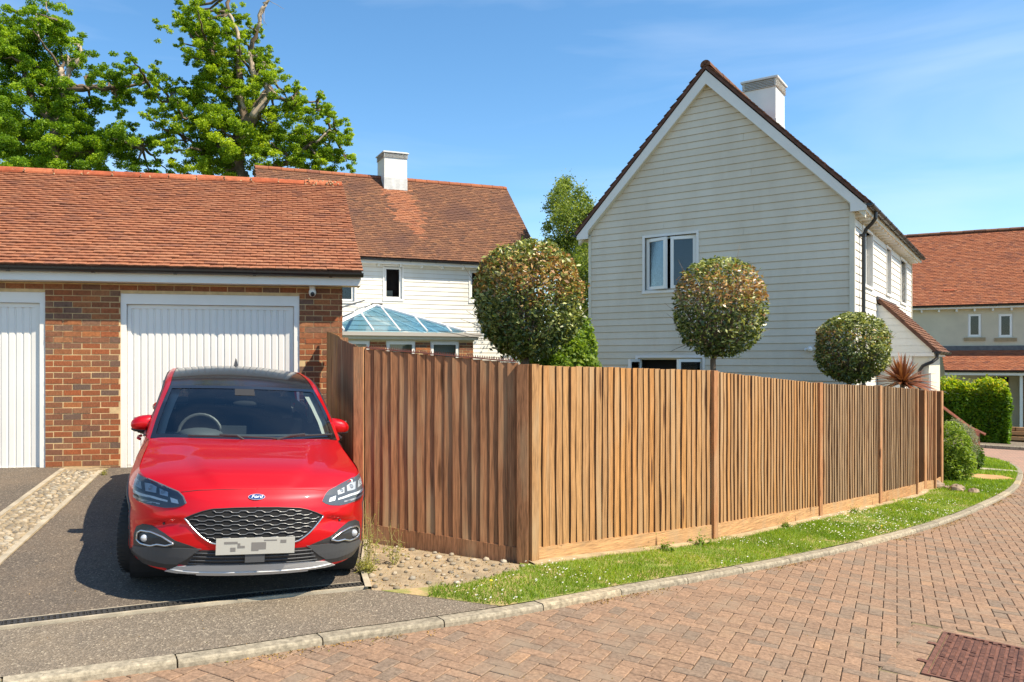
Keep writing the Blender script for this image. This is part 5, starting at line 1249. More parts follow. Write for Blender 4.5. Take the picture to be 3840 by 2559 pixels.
# cordyline
cp = W3(2077, 895, 14.7); cr_ = root('cordyline', (cp[0], 14.75, gz(cp[0], 14.75)), 0, 'spiky dark red cordyline behind the far end of the fence', 'plant')
zc = cp[2]-gz(cp[0], 14.75)+.10; mb = MB(); limb(mb, [(0, 0, 0), (0, 0, zc)], .05, .045, 8); mb.obj('trunk', M['bark'], cr_)
V, F, T = [], [], []
for i in range(150):
    th = rng.random()*6.28; el = np.arccos(rng.random()*.98)  # from vertical
    el = .12+1.5*rng.random()**.8; ln = .50+.18*rng.random(); d = np.array([np.sin(el)*np.cos(th), np.sin(el)*np.sin(th), np.cos(el)]); s_ = np.cross(d, [0, 0, 1.0]); s_ /= np.linalg.norm(s_)+1e-6; tw = rng.random()*.6
    s_ = s_*np.cos(tw)+np.cross(d, s_)*np.sin(tw); t = rng.random()
    for k in range(5):
        f = k/4; p = np.array([0, 0, zc])+d*ln*f+np.array([0, 0, -.18*f*f*np.sin(el)]); w = .017*(.5+f*2)*(1-f)*1.6+.001
        V += [p-s_*w, p+s_*w]; T += [min(1, t*.6+f*.4)]*2
        if k: b = len(V)-4; F.append((b, b+1, b+3, b+2))
link('leaves', fastmesh('leaves', np.array(V), np.array(F), M['cord'], np.array(T)), cr_)

# weeds: tall wispy clump between car and fence, small tufts
def tuft(x, y, h, n, label, name='weed', spread=.12, lsize=.02, cat='weed', mat='weed'):
    zg = gz(x, y); rt = root(name, (x, y, zg), 0, label, cat); mb = MB(); P = []
    for i in range(n):
        th = rng.random()*6.28; tip = np.array([np.cos(th)*spread*rng.random()*1.3, np.sin(th)*spread*rng.random()*1.3, h*(.35+.65*rng.random())]); b0 = tip*[.3, .3, 0]
        mid = (b0+tip)/2+rng.normal(size=3)*.015; limb(mb, [b0, mid, tip], .0022, .001, 4, .003)
        for _ in range(9): t = rng.random(); P.append(b0*(1-t)+tip*t+rng.normal(size=3)*lsize*.8)
        if h > .25:
            for _ in range(2): q = b0*.4+tip*.6; e = q+rng.normal(size=3)*.05; limb(mb, [q, e], .0012, .0008, 3, .002); P += [e+rng.normal(size=3)*.008 for _ in range(4)]
    mb.obj('stems', M['weed_stem'], rt); P = np.array(P); low = P[:, 2] < h*.4
    link('leaves', leaves(P, np.where(low, lsize*1.5, lsize*.7), np.clip(.3+.4*rng.random(len(P))+.3*P[:, 2]/h, 0, 1), M[mat], 'leaves', aspect=.4), rt)
M['weed_stem'] = simple('weed_stem', (.30, .27, .09), .8)
tuft(-.50, 6.62, .62, 13, 'tall yellowing weed against the fence post beside the car', spread=.10)
tuft(-.52, 6.42, .22, 26, 'bushy yellow-green weed at the car bumper by the cobbled corner', spread=.14, lsize=.026)
tuft(-.30, 6.75, .40, 9, 'wispy dry weed standing in front of the shaded fence panel', spread=.10)
tuft(-3.98, 9.55, .09, 12, 'tiny brown weed at the garage pier foot by the cobble strip', spread=.07, lsize=.016)
tuft(2.45, 8.02, .13, 9, 'small dock weed against the first gravel board', spread=.05, lsize=.04, mat='shrub')
tuft(2.95, 8.42, .15, 9, 'leafy dock weed just before the second fence post', spread=.05, lsize=.045, mat='shrub')
tuft(4.55, 9.92, .11, 9, 'green weed at the foot of the second long fence panel', spread=.06, lsize=.035, mat='shrub')
tuft(6.25, 11.42, .11, 10, 'green weed at the foot of the third long fence panel', spread=.08, lsize=.03, mat='shrub')
for i, (x, y) in enumerate([(.5, 6.25), (5.9, 10.15), (8.2, 12.75)]):
    zg = gz(x, y); rt = root('dandelion', (x, y, zg), 0, ['yellow dandelion in the grass tip near the cobbled corner', 'yellow dandelion in the verge below the third fence panel', 'yellow dandelion in the far end of the verge'][i], 'flower')
    mb = MB(); mb.tube([(0, 0, 0), (0, 0, .05)], .002, 5); mb.ball((0, 0, .055), (.014, .014, .007), 8, 4); mb.obj('flower_head', M['dandelion'], rt)
# rocks at the end of the verge
for i, (px, py, Y, s_, lb) in enumerate([(2238, 1136, 14.3, .10, 'brown edging rock at the verge end, nearest the kerb'), (2200, 1132, 14.5, .13, 'dark split edging rock in the middle of the verge end'), (2152, 1120, 14.9, .14, 'rounded sandy rock right beside the fence end'), (2178, 1128, 14.7, .07, 'small rock between the sandy rock and the dark rock')]):
    p = w2(px, py, Y); zg = gz(p[0], Y); mb = MB(); mb.ball((0, 0, 0), (s_, s_*.8, s_*.7), 9, 6, jit=.35); o = mb.obj('edging_rock', M['rock'], loc=(p[0], Y, zg+s_*.2)); tag(o, lb, 'rock')
# handrail with its post
hr_ = root('handrail', (13.28, 18.9, -.92), 0, 'red-brown timber handrail sloping down to a post by the small bush', 'handrail')
mb = MB(); mb.box(-.055, .055, -.055, .055, -.15, .93); mb.obj('post', M['rail'], hr_)
mb = MB(); mb.tube([(.14, -.12, .845), (-.05, .15, 1.0), (-.15, 1.35, 1.60)], .035, 4); mb.obj('rail', M['rail'], hr_)
mb = MB(); mb.box(-.20, -.10, 1.3, 1.4, 0, 1.58); mb.obj('post', M['rail'], hr_)
# timber step by the far house
st = root('timber_step', (20.75, 27.2, gz(20.75, 27.2)), -.5, 'yellow timber planter bench at the right edge beside the tall hedge', 'bench')
for k, z in enumerate((.12, .30, .44)): mb = MB(); mb.box(-.9, 1.6, -.15+k*.1, .02+k*.1, z, z+.11); mb.obj('sleeper', M['gravelboard'], st)
mb = MB(); mb.box(-.85, 1.55, .12, .5, 0, .5); mb.obj('core', M['soil'], st)

# litter, moss and crumbs gathered against the kerb and on the cobbled corner
kf_ = offs(KL, -.02); n = 5200; ii = rng.integers(0, len(kf_)-1, n); t = rng.random(n); A_ = np.array(kf_); q = A_[ii]*(1-t)[:, None]+A_[ii+1]*t[:, None]
d_ = A_[ii+1]-A_[ii]; d_ /= np.linalg.norm(d_, axis=1)[:, None]; w_ = rng.random(n)**2.2*.10; q = q+np.stack([d_[:, 1], -d_[:, 0]], 1)*w_[:, None]
ok = (lump(q[:, 0], q[:, 1], 2.5, 91)+.5*lump(q[:, 0], q[:, 1], 7, 92) > .1) & (q[:, 1] < 19); q = q[ok]
M['litter'] = mat_leaf('litter', [(0, (.10, .07, .02)), (.4, (.30, .17, .05)), (.8, (.42, .26, .08)), (1, (.16, .20, .03))], .1, .8, .1)
P = np.column_stack([q, gzv(q[:, 0], q[:, 1])-.050+rng.random(len(q))*.008])
tag(link('kerb_litter', leaves(P, .014, rng.random(len(q)), M['litter'], 'kerb_litter', aspect=.7, fold=.1)), 'orange brown moss and dry litter gathered along the kerb edge', 'litter', kind='stuff')
x = rng.uniform(-.6, .9, 1500); y = rng.uniform(6.0, 7.45, 1500); ok = inpoly_v(x, y, CP); x, y = x[ok], y[ok]; P = np.column_stack([x, y, gzv(x, y)+.003])
tag(link('ground_litter', leaves(P, .013, rng.random(len(x)), M['litter'], 'ground_litter', aspect=.6, fold=.1)), 'dry leaf crumbs scattered over the cobbled corner by the fence', 'litter', kind='stuff')
n = 900; x = rng.uniform(-4.6, 3.5, n); y = rng.uniform(4.2, 9.5, n); P = np.column_stack([x, y, gzv(x, y)+np.where(inpoly_v(x, y, road_poly), -.048, .004)]); ok = ~inpoly_v(x, y, vp) & (x > -y*.6); 
tag(link('fallen_specks', leaves(P[ok], .009, rng.random(ok.sum()), M['litter'], 'fallen_specks', aspect=.6, fold=.1)), 'sparse dry specks blown over drive and paving', 'litter', kind='stuff')
# ================================================================== RED CAR
cO = Vector((-1.24, 5.494, -.02)); cA = Vector((-.289, .957, .055)).normalized(); cR = Vector((.957, .289, -.040)); cR = (cR-cA*cR.dot(cA)).normalized(); cU = cR.cross(cA)
car = link('red_car', None); m = Matrix((cR, cA, cU)).transposed().to_4x4(); m.translation = cO; car.matrix_basis = m
tag(car, 'red five-door hatchback parked nose-out in front of the right-hand garage door', 'car')
def paint():
    m, n, b = new_mat('red_car_paint'); b.inputs['Base Color'].default_value = (.68, .000, .006, 1); b.inputs['Metallic'].default_value = .6; b.inputs['Roughness'].default_value = .40
    b.inputs['Coat Weight'].default_value = .55; b.inputs['Coat Roughness'].default_value = .03; return m
M['paint'] = paint(); M['chrome'] = simple('chrome_trim', (.55, .56, .58), .22, metal=.9); M['silver'] = simple('silver_skid_plate', (.52, .52, .52), .42, metal=.25)
M['clad'] = simple('grey_cladding', (.062, .065, .07), .5); M['darkclad'] = simple('dark_cladding', (.028, .028, .03), .45); M['gloss'] = simple('gloss_black', (.008, .008, .010), .06, coat=1)
M['rubber'] = simple('tyre_rubber', (.018, .018, .018), .8); M['alloy'] = simple('alloy', (.35, .35, .36), .3, metal=.8); M['lampgrey'] = simple('lamp_reflector', (.55, .57, .60), .3, metal=.4); M['drl'] = simple('running_light', (.82, .84, .86), .15)
M['dash'] = simple('dashboard', (.085, .095, .10), .65); M['inner_pillar'] = simple('pillar_trim', (.46, .46, .42), .7); M['seat'] = simple('seat_fabric', (.035, .037, .04), .8); M['badge'] = simple('badge_blue', (.01, .035, .16), .2, coat=1)
M['plate'] = simple('number_plate', (.40, .39, .35), .5); M['amber'] = simple('plate_smudge', (.17, .16, .15), .6)

def cat(P, n):   # catmull-rom resample of 2d/3d control points, arc-length even
    P = [np.array(p, float) for p in P]; Q = [2*P[0]-P[1]]+P+[2*P[-1]-P[-2]]; D = []
    for i in range(1, len(Q)-2):
        for k in range(16):
            t = k/16; a, b, c, d = Q[i-1], Q[i], Q[i+1], Q[i+2]; D.append(.5*((2*b)+(c-a)*t+(2*a-5*b+4*c-d)*t*t+(3*b-a-3*c+d)*t**3))
    D.append(P[-1]); D = np.array(D); s = np.concatenate([[0], np.cumsum(np.linalg.norm(np.diff(D[:, :2], axis=0), axis=1))]); t = np.linspace(0, s[-1], n)
    return np.stack([np.interp(t, s, D[:, k]) for k in range(D.shape[1])], 1)
# plan outline: u, w, bottom h, top h, front weight, top side inset
PL = [(0, 0, .195, .80, 1, 0), (.2, .008, .195, .80, 1, 0), (.4, .04, .20, .795, 1, 0), (.55, .09, .21, .79, 1, 0), (.68, .165, .225, .805, .9, .01), (.78, .28, .24, .84, .65, .03), (.85, .43, .24, .865, .35, .06), (.895, .62, .24, .885, .1, .085), (.912, .87, .23, .91, 0, .10), (.905, 1.15, .215, .955, 0, .115), (.895, 1.5, .21, .985, 0, .10), (.892, 2.2, .21, .995, 0, .085), (.90, 2.9, .21, 1.02, 0, .10), (.91, 3.55, .23, 1.04, 0, .14), (.895, 3.9, .25, 1.05, 0, .15), (.84, 4.2, .27, 1.03, -.5, .12), (.68, 4.33, .28, 1.0, -1, .05), (.4, 4.37, .28, 1.0, -1, 0), (0, 4.38, .28, 1.0, -1, 0)]
PC = cat(PL, 230)
ph = [.19, .24, .32, .42, .50, .56, .60, .66, .74, .80, .9, 1.05]; pf = [.075, .045, .02, 0, .004, .018, .022, .035, .075, .135, .22, .3]
NR = 34
def side_ins(t, top):   # t 0..1 up the side
    a = .05*max(0, (.12-t)/.12)**1.5; c = top*max(0, (t-.62)/.38)**2.2; crease = .012*math.exp(-((t-.55)/.07)**2)-.006*math.exp(-((t-.8)/.06)**2)
    return a+c+crease
rowsR = []
for j in range(NR+1):
    t = j/NR; row = []
    for (u, w, hb, ht, k, ti) in PC:
        h = hb+(ht-hb)*t; kf = max(0, k); kr = max(0, -k)
        iw = np.interp(h, ph, pf)
        _hc = .625-.10*max(0, (u-.45)/.4); _s = lambda q: min(1, max(0, q))**2*(3-2*min(1, max(0, q)))
        iw += .030*_s((_hc-h)/.022)*(1-_s((_hc-h-.05)/.07))*_s((u-.46)/.10)*_s((.86-u)/.05)*(k > .2)
        row.append((max(0, u-(1-kf)*side_ins(t, ti)*(1-.6*kr)), w+kf*iw-kr*(.03*t+.10*max(0, t-.6)), h))
    rowsR.append(row)
body = MB(); AW = [(.87, .335), (3.57, .335)]; AR = .375
full = [[(-a, b, c) for a, b, c in row[::-1][:-1]]+row for row in rowsR]   # from rear centre down left side to front to right to rear
full = [[(-a, b, c) for a, b, c in row[::-1]]+row[1:] for row in rowsR]
k0 = len(body.v); nc = len(full[0])
for row in full: body.v += row
for j in range(NR):
    for i in range(nc-1):
        q = (k0+j*nc+i, k0+j*nc+i+1, k0+(j+1)*nc+i+1, k0+(j+1)*nc+i); c = np.mean([body.v[a] for a in q], 0)
        if abs(c[0]) > .7 and any(math.hypot(c[1]-w, c[2]-h) < AR for w, h in AW): continue
        # lower intake and fog pockets stay closed (covered by trims)
        body.f.append(q); body.m.append(0)
body_o = body.obj('body', M['paint'], car, smooth=True)
# bonnet
top = np.array(full[-1]); mid = nc//2
def idx_w(w_, side):    # index on the right/left half where w passes w_
    rng_ = range(mid, nc) if side > 0 else range(mid, -1, -1)
    for i in rng_:
        if top[i][1] >= w_: return i
uF = .60
ir = next(i for i in range(mid, nc) if top[i][0] > uF); il = nc-1-ir
jr = idx_w(1.33, 1); jl = nc-1-jr
def rs(A, n):
    A = np.array(A); s = np.concatenate([[0], np.cumsum(np.linalg.norm(np.diff(A, axis=0), axis=1))]); t = np.linspace(0, s[-1], n); return np.stack([np.interp(t, s, A[:, k]) for k in range(3)], 1)
NU, NV = 60, 40
Bt = rs(top[il:ir+1], NU); Rt = rs(top[ir:jr+1], NV); Lt = Rt*[-1, 1, 1]
cow = [(-Rt[-1][0], Rt[-1][1], Rt[-1][2]), (-.6, 1.24, .995), (-.3, 1.16, 1.002), (0, 1.13, 1.004), (.3, 1.16, 1.002), (.6, 1.24, .995), tuple(Rt[-1])]
Tt = rs(cat(cow, 80), NU)
G = []
for iv in range(NV):
    v = iv/(NV-1); row = []
    for iu in range(NU):
        s = iu/(NU-1); q = 2*s-1
        p = (1-v)*Bt[iu]+v*Tt[iu]+(1-s)*Lt[iv]+s*Rt[iv]-((1-s)*(1-v)*Bt[0]+s*(1-v)*Bt[-1]+(1-s)*v*Tt[0]+s*v*Tt[-1])
        e = math.sin(math.pi*v**.8)
        p = p+np.array([0, 0, e*(.036*(1-q**4))+.010*e*(1-math.tanh((abs(q)-(.40+.28*v))/.045))/1.0-.010*e])
        row.append(p)
    G.append(row)
mb = MB(); mb.grid(G, flip=False); bon = mb.obj('bonnet', M['paint'], car, smooth=True)
# roof, pillars, glass ------------------------------------------------
def loft(rows, n):   # rows of control polylines -> dense grid
    R1 = [cat(r, n) for r in rows]; cols = list(zip(*R1)); m_ = len(rows)*7
    out = [cat3(list(c), m_) for c in cols]; return [[out[i][j] for i in range(n)] for j in range(m_)]
def cat3(P, n):
    P = [np.array(p, float) for p in P]; Q = [2*P[0]-P[1]]+P+[2*P[-1]-P[-2]]; D = []
    for i in range(1, len(Q)-2):
        for k in range(10):
            t = k/10; a, b, c, d = Q[i-1], Q[i], Q[i+1], Q[i+2]; D.append(.5*((2*b)+(c-a)*t+(2*a-5*b+4*c-d)*t*t+(3*b-a-3*c+d)*t**3))
    D.append(P[-1]); D = np.array(D); s = np.concatenate([[0], np.cumsum(np.linalg.norm(np.diff(D, axis=0), axis=1))]); t = np.linspace(0, s[-1], n); return np.stack([np.interp(t, s, D[:, k]) for k in range(3)], 1)
def bow(hw, w0, h0, dw, dh, n=7): return [(hw*q, w0-dw*(1-q*q), h0+dh*(1-q*q)) for q in np.linspace(-1, 1, n)]
WS = [bow(.785, 1.32, .975, .20, .012), bow(.755, 1.52, 1.10, .15, .014), bow(.715, 1.74, 1.225, .11, .016), bow(.665, 2.03, 1.355, .085, .022)]
mb = MB(); mb.grid(loft(WS, 30), flip=False); ws = mb.obj('windscreen', M['carglass'], car, smooth=True)
RF = [bow(.665, 2.03, 1.355, .085, .024), bow(.655, 2.35, 1.412, .03, .035), bow(.64, 2.8, 1.443, 0, .045), bow(.625, 3.3, 1.44, 0, .047), bow(.60, 3.75, 1.385, 0, .045)]
mb = MB(); mb.grid(loft(RF, 30)); mb.obj('roof', simple('roof_glass', (.012, .014, .018), .12, spec=.35), car, smooth=True)
RW = [bow(.60, 3.75, 1.385, 0, .045), bow(.66, 4.0, 1.20, -.03, .03), bow(.72, 4.22, 1.0, -.05, .0)]
mb = MB(); mb.grid(loft(RW, 20)); mb.obj('rear_window', M['tint'], car, smooth=True)
def strip(nm, rows, mat, n=9):
    for s in (1, -1):
        mb = MB(); mb.grid(loft([[(a*s, b, c) for a, b, c in r] for r in rows], n), flip=s < 0); mb.obj(nm, M[mat], car, smooth=True)
# A pillar running into the cant rail, outboard of glass
strip('roof_rail', [[(.785, 1.30, .968), (.812, 1.35, .972), (.828, 1.42, .975)], [(.755, 1.52, 1.102), (.785, 1.56, 1.098), (.80, 1.62, 1.09)], [(.715, 1.74, 1.228), (.747, 1.78, 1.223), (.766, 1.83, 1.21)], [(.665, 2.03, 1.357), (.702, 2.05, 1.352), (.728, 2.08, 1.335)],
    [(.653, 2.35, 1.416), (.692, 2.36, 1.41), (.722, 2.37, 1.388)], [(.64, 2.8, 1.447), (.68, 2.8, 1.44), (.712, 2.8, 1.416)], [(.625, 3.3, 1.444), (.668, 3.3, 1.435), (.70, 3.3, 1.40)], [(.60, 3.75, 1.388), (.645, 3.72, 1.37), (.69, 3.68, 1.325)], [(.66, 4.0, 1.20), (.70, 3.97, 1.19), (.745, 3.92, 1.16)], [(.72, 4.22, 1.0), (.755, 4.20, 1.0), (.79, 4.12, 1.0)]], 'paint')
strip('side_window', [[(.828, 1.42, .975), (.80, 1.62, 1.09), (.766, 1.83, 1.21), (.728, 2.08, 1.335), (.722, 2.37, 1.388), (.712, 2.8, 1.416), (.70, 3.3, 1.40), (.69, 3.68, 1.325)], [(.832, 1.45, .975), (.825, 1.65, .98), (.815, 1.85, 1.0), (.80, 2.08, 1.06), (.79, 2.37, 1.10), (.79, 2.8, 1.12), (.79, 3.3, 1.13), (.785, 3.6, 1.15)], [(.835, 1.46, .97), (.832, 1.65, .975), (.828, 1.85, .98), (.825, 2.08, .985), (.82, 2.37, .99), (.82, 2.8, 1.0), (.815, 3.3, 1.02), (.80, 3.6, 1.03)]], 'tint', 40)
for s in (1, -1):
    mb = MB(); mb.tube([(.838*s, 1.42, .985), (.832*s, 1.85, .992), (.828*s, 2.4, 1.0), (.818*s, 3.3, 1.03), (.79*s, 3.75, 1.06)], .011, 6); mb.tube([(.785*s, 1.58, 1.09), (.758*s, 1.80, 1.218), (.722*s, 2.06, 1.345), (.712*s, 2.37, 1.398), (.702*s, 2.8, 1.426), (.69*s, 3.3, 1.412)], .009, 6); mb.obj('window_trim', M['darkclad'], car)
# black band round windscreen, follows the glass
def ws_pt(q, v, off=.004):
    R1 = []
    hw = np.interp(v, [0, .32, .65, 1], [.785, .755, .715, .665]); w0 = np.interp(v, [0, .32, .65, 1], [1.32, 1.52, 1.74, 2.03]); h0 = np.interp(v, [0, .32, .65, 1], [.975, 1.10, 1.225, 1.355]); dw = np.interp(v, [0, .32, .65, 1], [.20, .15, .11, .085]); dh = np.interp(v, [0, .32, .65, 1], [.012, .014, .016, .022])
    return (hw*q, w0-dw*(1-q*q)-off*.6, h0+dh*(1-q*q)+off*.8)
mb = MB(); qs = np.linspace(-1, 1, 41)
mb.grid([[ws_pt(q, v) for q in qs] for v in np.linspace(-.005, .085, 4)]); mb.grid([[ws_pt(q, v) for q in qs] for v in np.linspace(.945, 1.0, 3)])
for s in (1, -1): mb.grid([[ws_pt(s*q, v) for q in np.linspace(.955, 1.0, 3)] for v in np.linspace(0, 1, 30)], flip=s < 0)

mb.obj('windscreen_band', M['gloss'], car, smooth=True)
mb = MB(); mb.grid([[ws_pt(q, v, .003) for q in np.linspace(-.13, .13, 7)] for v in np.linspace(.82, .95, 5)]); mb.obj('camera_housing', M['dark'], car)
# cowl + wipers
mb = MB(); mb.grid([[(p[0], p[1]-.01, p[2]-.012) for p in Tt], [ws_pt(q, .03, .0) for q in np.linspace(-1, 1, NU)]]); mb.obj('scuttle', M['darkclad'], car)
for (q0, v0, q1, v1) in ((.58, .02, -.10, .075), (-.16, .015, -.80, .045), (.98, .09, .18, .03)):
    pass
mb = MB()
mb.tube([ws_pt(-.62, .045, .022), ws_pt(-.30, .035, .03), ws_pt(-.0, .03, .035), ws_pt(.28, .02, .028)], .0085, 6); mb.tube([ws_pt(-.05, -.01, .02), ws_pt(-.12, .03, .045), ws_pt(-.30, .045, .04)], .010, 6)
mb.tube([ws_pt(.26, .015, .022), ws_pt(.55, .05, .03), ws_pt(.95, .075, .025)], .0085, 6); mb.tube([ws_pt(.30, -.01, .02), ws_pt(.45, .04, .042), ws_pt(.62, .065, .04)], .010, 6)
mb.obj('wipers', M['darkclad'], car)
# overlays projected on the front ------------------------------------
_bv = [Vector(v) for v in body.v]; _k = len(_bv); _bv += [Vector(p) for r_ in G for p in r_]; bvh = BVHTree.FromPolygons(_bv, body.f+[tuple(_k+i*NU+j+d for d in (0, 1, NU+1, NU)) for i in range(NV-1) for j in range(NU-1)])
def proj(u, h, off=0.0):
    r = bvh.ray_cast(Vector((u, -1, h)), Vector((0, 1, 0)))
    if r[0] is None: return (u, .95-off, h)
    n = r[1]; n = n if n.y < 0 else -n; p = r[0]+n*off; return (p.x, p.y, p.z)
def patch(nm, poly, off, mat, parent=car, cell=.03, both=True, edge=True):
    out = []
    for s in ((1, -1) if both else (1,)):
        bm = bmesh.new(); vs = [bm.verts.new((a*s, b, 0)) for a, b in poly]; bm.faces.new(vs); bmesh.ops.triangulate(bm, faces=bm.faces[:])
        for ax in (0, 1):
            lo = min(v.co[ax] for v in bm.verts); hi = max(v.co[ax] for v in bm.verts); t = math.floor(lo/cell)*cell+cell
            while t < hi:
                co = [0, 0, 0]; no_ = [0, 0, 0]; co[ax] = t; no_[ax] = 1; bmesh.ops.bisect_plane(bm, geom=bm.verts[:]+bm.edges[:]+bm.faces[:], plane_co=co, plane_no=no_, dist=1e-5); t += cell
        if edge:
            be = [e for e in bm.edges if len(e.link_faces) == 1]; r = bmesh.ops.extrude_edge_only(bm, edges=be); ev = {v for v in r['geom'] if isinstance(v, bmesh.types.BMVert)}
        else: ev = set()
        for v in bm.verts:
            p = proj(v.co.x, v.co.y, off if v not in ev else -.012); v.co = p
        me = bpy.data.meshes.new(nm); bmesh.ops.recalc_face_normals(bm, faces=bm.faces[:]); bm.to_mesh(me); bm.free(); me.materials.append(M[mat])
        out.append(link(nm, me, parent))
    return out
def line(pts, r, off, mat, nm, both=True, parent=car, n=None, closed=False):
    out = []
    for s in ((1, -1) if both else (1,)):
        Q = rs([(a, b, 0) for a, b in pts], n or max(8, len(pts)*5)); mb = MB(); mb.tube([proj(p[0]*s, p[1], off) for p in Q], r, 6); out.append(mb.obj(nm, M[mat], parent, smooth=True))
    return out
# front structure: black centre, grille, lamps
HL = [(.818, .842), (.735, .828), (.635, .802), (.53, .772), (.495, .745), (.473, .704), (.500, .686), (.540, .672), (.615, .662), (.742, .668), (.815, .672), (.838, .69), (.846, .75), (.838, .80)]
M['lampbase'] = simple('lamp_housing', (.09, .10, .115), .25)
hls = patch('headlight', HL, .003, 'lampbase', cell=.02)
for o, s in zip(hls, (1, -1)):
    def sub(nm, P, off, mt): 
        bm = bmesh.new(); vs = [bm.verts.new((a*s, b, 0)) for a, b in P]; bm.faces.new(vs); bmesh.ops.triangulate(bm, faces=bm.faces[:]); bmesh.ops.subdivide_edges(bm, edges=bm.edges[:], cuts=2)
        for v in bm.verts: v.co = proj(v.co.x, v.co.y, off)
        me = bpy.data.meshes.new(nm); bm.to_mesh(me); bm.free(); me.materials.append(M[mt]); link(nm, me, o)
    sub('daytime_light', [(.842, .712), (.80, .712), (.72, .715), (.60, .700), (.60, .712), (.70, .728), (.78, .730), (.846, .735)], .006, 'drl')
    sub('reflector', [(.68, .785), (.68, .748), (.755, .750), (.765, .800), (.72, .80)], .006, 'lampgrey')
    sub('reflector', [(.60, .760), (.60, .735), (.655, .742), (.66, .778)], .006, 'lampgrey')
    sub('reflector', [(.79, .800), (.78, .755), (.835, .765), (.83, .812)], .006, 'lampgrey')
    sub('indicator', [(.575, .700), (.525, .695), (.535, .720), (.585, .732)], .006, 'drl')
    sub('reflector', [(.84, .682), (.78, .680), (.65, .680), (.65, .689), (.78, .694), (.843, .70)], .006, 'lampgrey')
    mb = MB(); 
    for (a, b, r_) in ((.718, .774, .017), (.633, .757, .014), (.808, .785, .016)):
        p = proj(a*s, b, .006); mb.ball(p, (r_, r_*.7, r_), 12, 8)
    mb.obj('projector_lens', M['lens'], o, smooth=True)
    patch('lens_cover', [(a*s, b) for a, b in HL], .012, 'lens', parent=o, cell=.02, both=False, edge=False)[0].data.shade_smooth()
line([(0, .797), (.2, .794), (.40, .785), (.515, .768)], .0028, .0, 'dark', 'bonnet_gap', both=True)
GR = [(.476, .606), (.43, .628), (.37, .652), (.30, .668), (.15, .677), (0, .679)]
GRB = [(0, .44), (.26, .44), (.30, .448), (.34, .472), (.385, .505), (.435, .555)]
GRf = GR + [(-a, b) for a, b in GR[-2::-1]] + [(-a, b) for a, b in GRB[::-1]] + GRB[1:]
M['void'] = simple('grille_void', (.006, .006, .007), .9)
patch('grille_recess', GRf, .004, 'void', both=False, cell=.04)
mb = MB()
def inGR(u, h): return inpoly(u, h, GRf)
for r_ in range(9):
    h0 = .660-r_*.0295; st_ = (r_ % 2)*.055; segsP = []; cur = []
    u = -.55+st_*0
    pts = []
    while u < .55:
        ph_ = ((u+.55+st_) % .11)/.11
        dh = 0 if ph_ < .36 else (-(ph_-.36)/.14*.013 if ph_ < .5 else (-.013 if ph_ < .86 else -.013*(1-(ph_-.86)/.14)))
        pts.append((u, h0+dh*.75)); u += .011
    for p in pts:
        if inGR(p[0]*1.02, p[1]+.006) and inGR(p[0]*1.02, p[1]-.006): cur.append(p)
        else:
            if len(cur) > 3: segsP.append(cur)
            cur = []
    if len(cur) > 3: segsP.append(cur)
    for sg in segsP: mb.tube([proj(a, b, .010) for a, b in sg], .0034, 5)
mb.obj('grille', M['chrome_dark'] if 'chrome_dark' in M else simple('satin_grille', (.19, .195, .20), .32, metal=.6), car, smooth=True)
line([(.480, .606), (.437, .553), (.387, .503), (.342, .470), (.302, .446), (.26, .437), (0, .437)], .0065, .008, 'chrome', 'grille_surround')
line([(.480, .606), (.43, .631), (.37, .655), (.30, .671), (.15, .680), (0, .682)], .004, .006, 'darkclad', 'grille_lip')
# badge
mb = MB(); C0 = Vector(proj(0, .742, .0)); C1 = Vector(proj(0, .762, 0)); up_ = (C1-C0).normalized(); rt_ = Vector((1, 0, 0)); nn_ = rt_.cross(up_); nn_ = nn_ if nn_.y < 0 else -nn_; c_ = (C0+C1)/2-up_*.006
def disc(a, b, o0, o1, nm, mt, parent):
    mb = MB(); k = 28
    for o_ in (o0, o1): mb.v += [tuple(c_+rt_*a*math.cos(t)+up_*b*math.sin(t)+nn_*o_) for t in np.linspace(0, 2*math.pi, k, endpoint=False)]
    mb.f.append(tuple(range(k, 2*k))); mb.m.append(0)
    for i in range(k): mb.f.append((i, (i+1) % k, k+(i+1) % k, k+i)); mb.m.append(0)
    return mb.obj(nm, M[mt], parent)
bd = disc(.060, .0245, -.01, .007, 'badge', 'chrome', car); disc(.055, .0205, .006, .0085, 'badge_field', 'badge', bd)
tcu = bpy.data.curves.new('badge_lettering', 'FONT'); tcu.body = 'Ford'; tcu.size = .040; tcu.shear = .35; tcu.extrude = .0006; tcu.align_x = 'CENTER'; tcu.align_y = 'CENTER'; tcu.materials.append(M['drl'])
_t = bpy.data.objects.new('lettering_source', tcu); C.objects.link(_t); _me = bpy.data.meshes.new_from_object(_t); bpy.data.objects.remove(_t); to = link('badge_lettering', _me, bd); mt_ = Matrix((rt_, up_, nn_)).transposed().to_4x4(); mt_.translation = c_+nn_*.0095; to.matrix_local = mt_ @ Matrix.Diagonal((1.02, .9, 1, 1))
# number plate (unreadable in the photo: smudged marks only)
yb = proj(0, .44, 0)[1]-.018; mb = MB(); mb.box(-.270, .270, yb-.012, yb, .372, .485); pl = mb.obj('number_plate', M['plate'], car)
mb = MB()
for a, b, c, d in ((-.17, .455, .09, .016), (-.155, .408, .035, .028), (-.10, .425, .05, .016), (-.115, .442, .018, .018), (-.005, .425, .05, .06), (.045, .43, .05, .05), (.19, .458, .04, .022), (.10, .468, .09, .008)): mb.box(a-c/2, a+c/2, yb-.0135, yb-.0115, b-d/2, b+d/2)
mb.obj('plate_marks', M['amber'], pl)
mb = MB(); mb.box(-.07, .065, yb-.002, yb+.02, .31, .375); mb.obj('radar_cover', M['clad'], car)
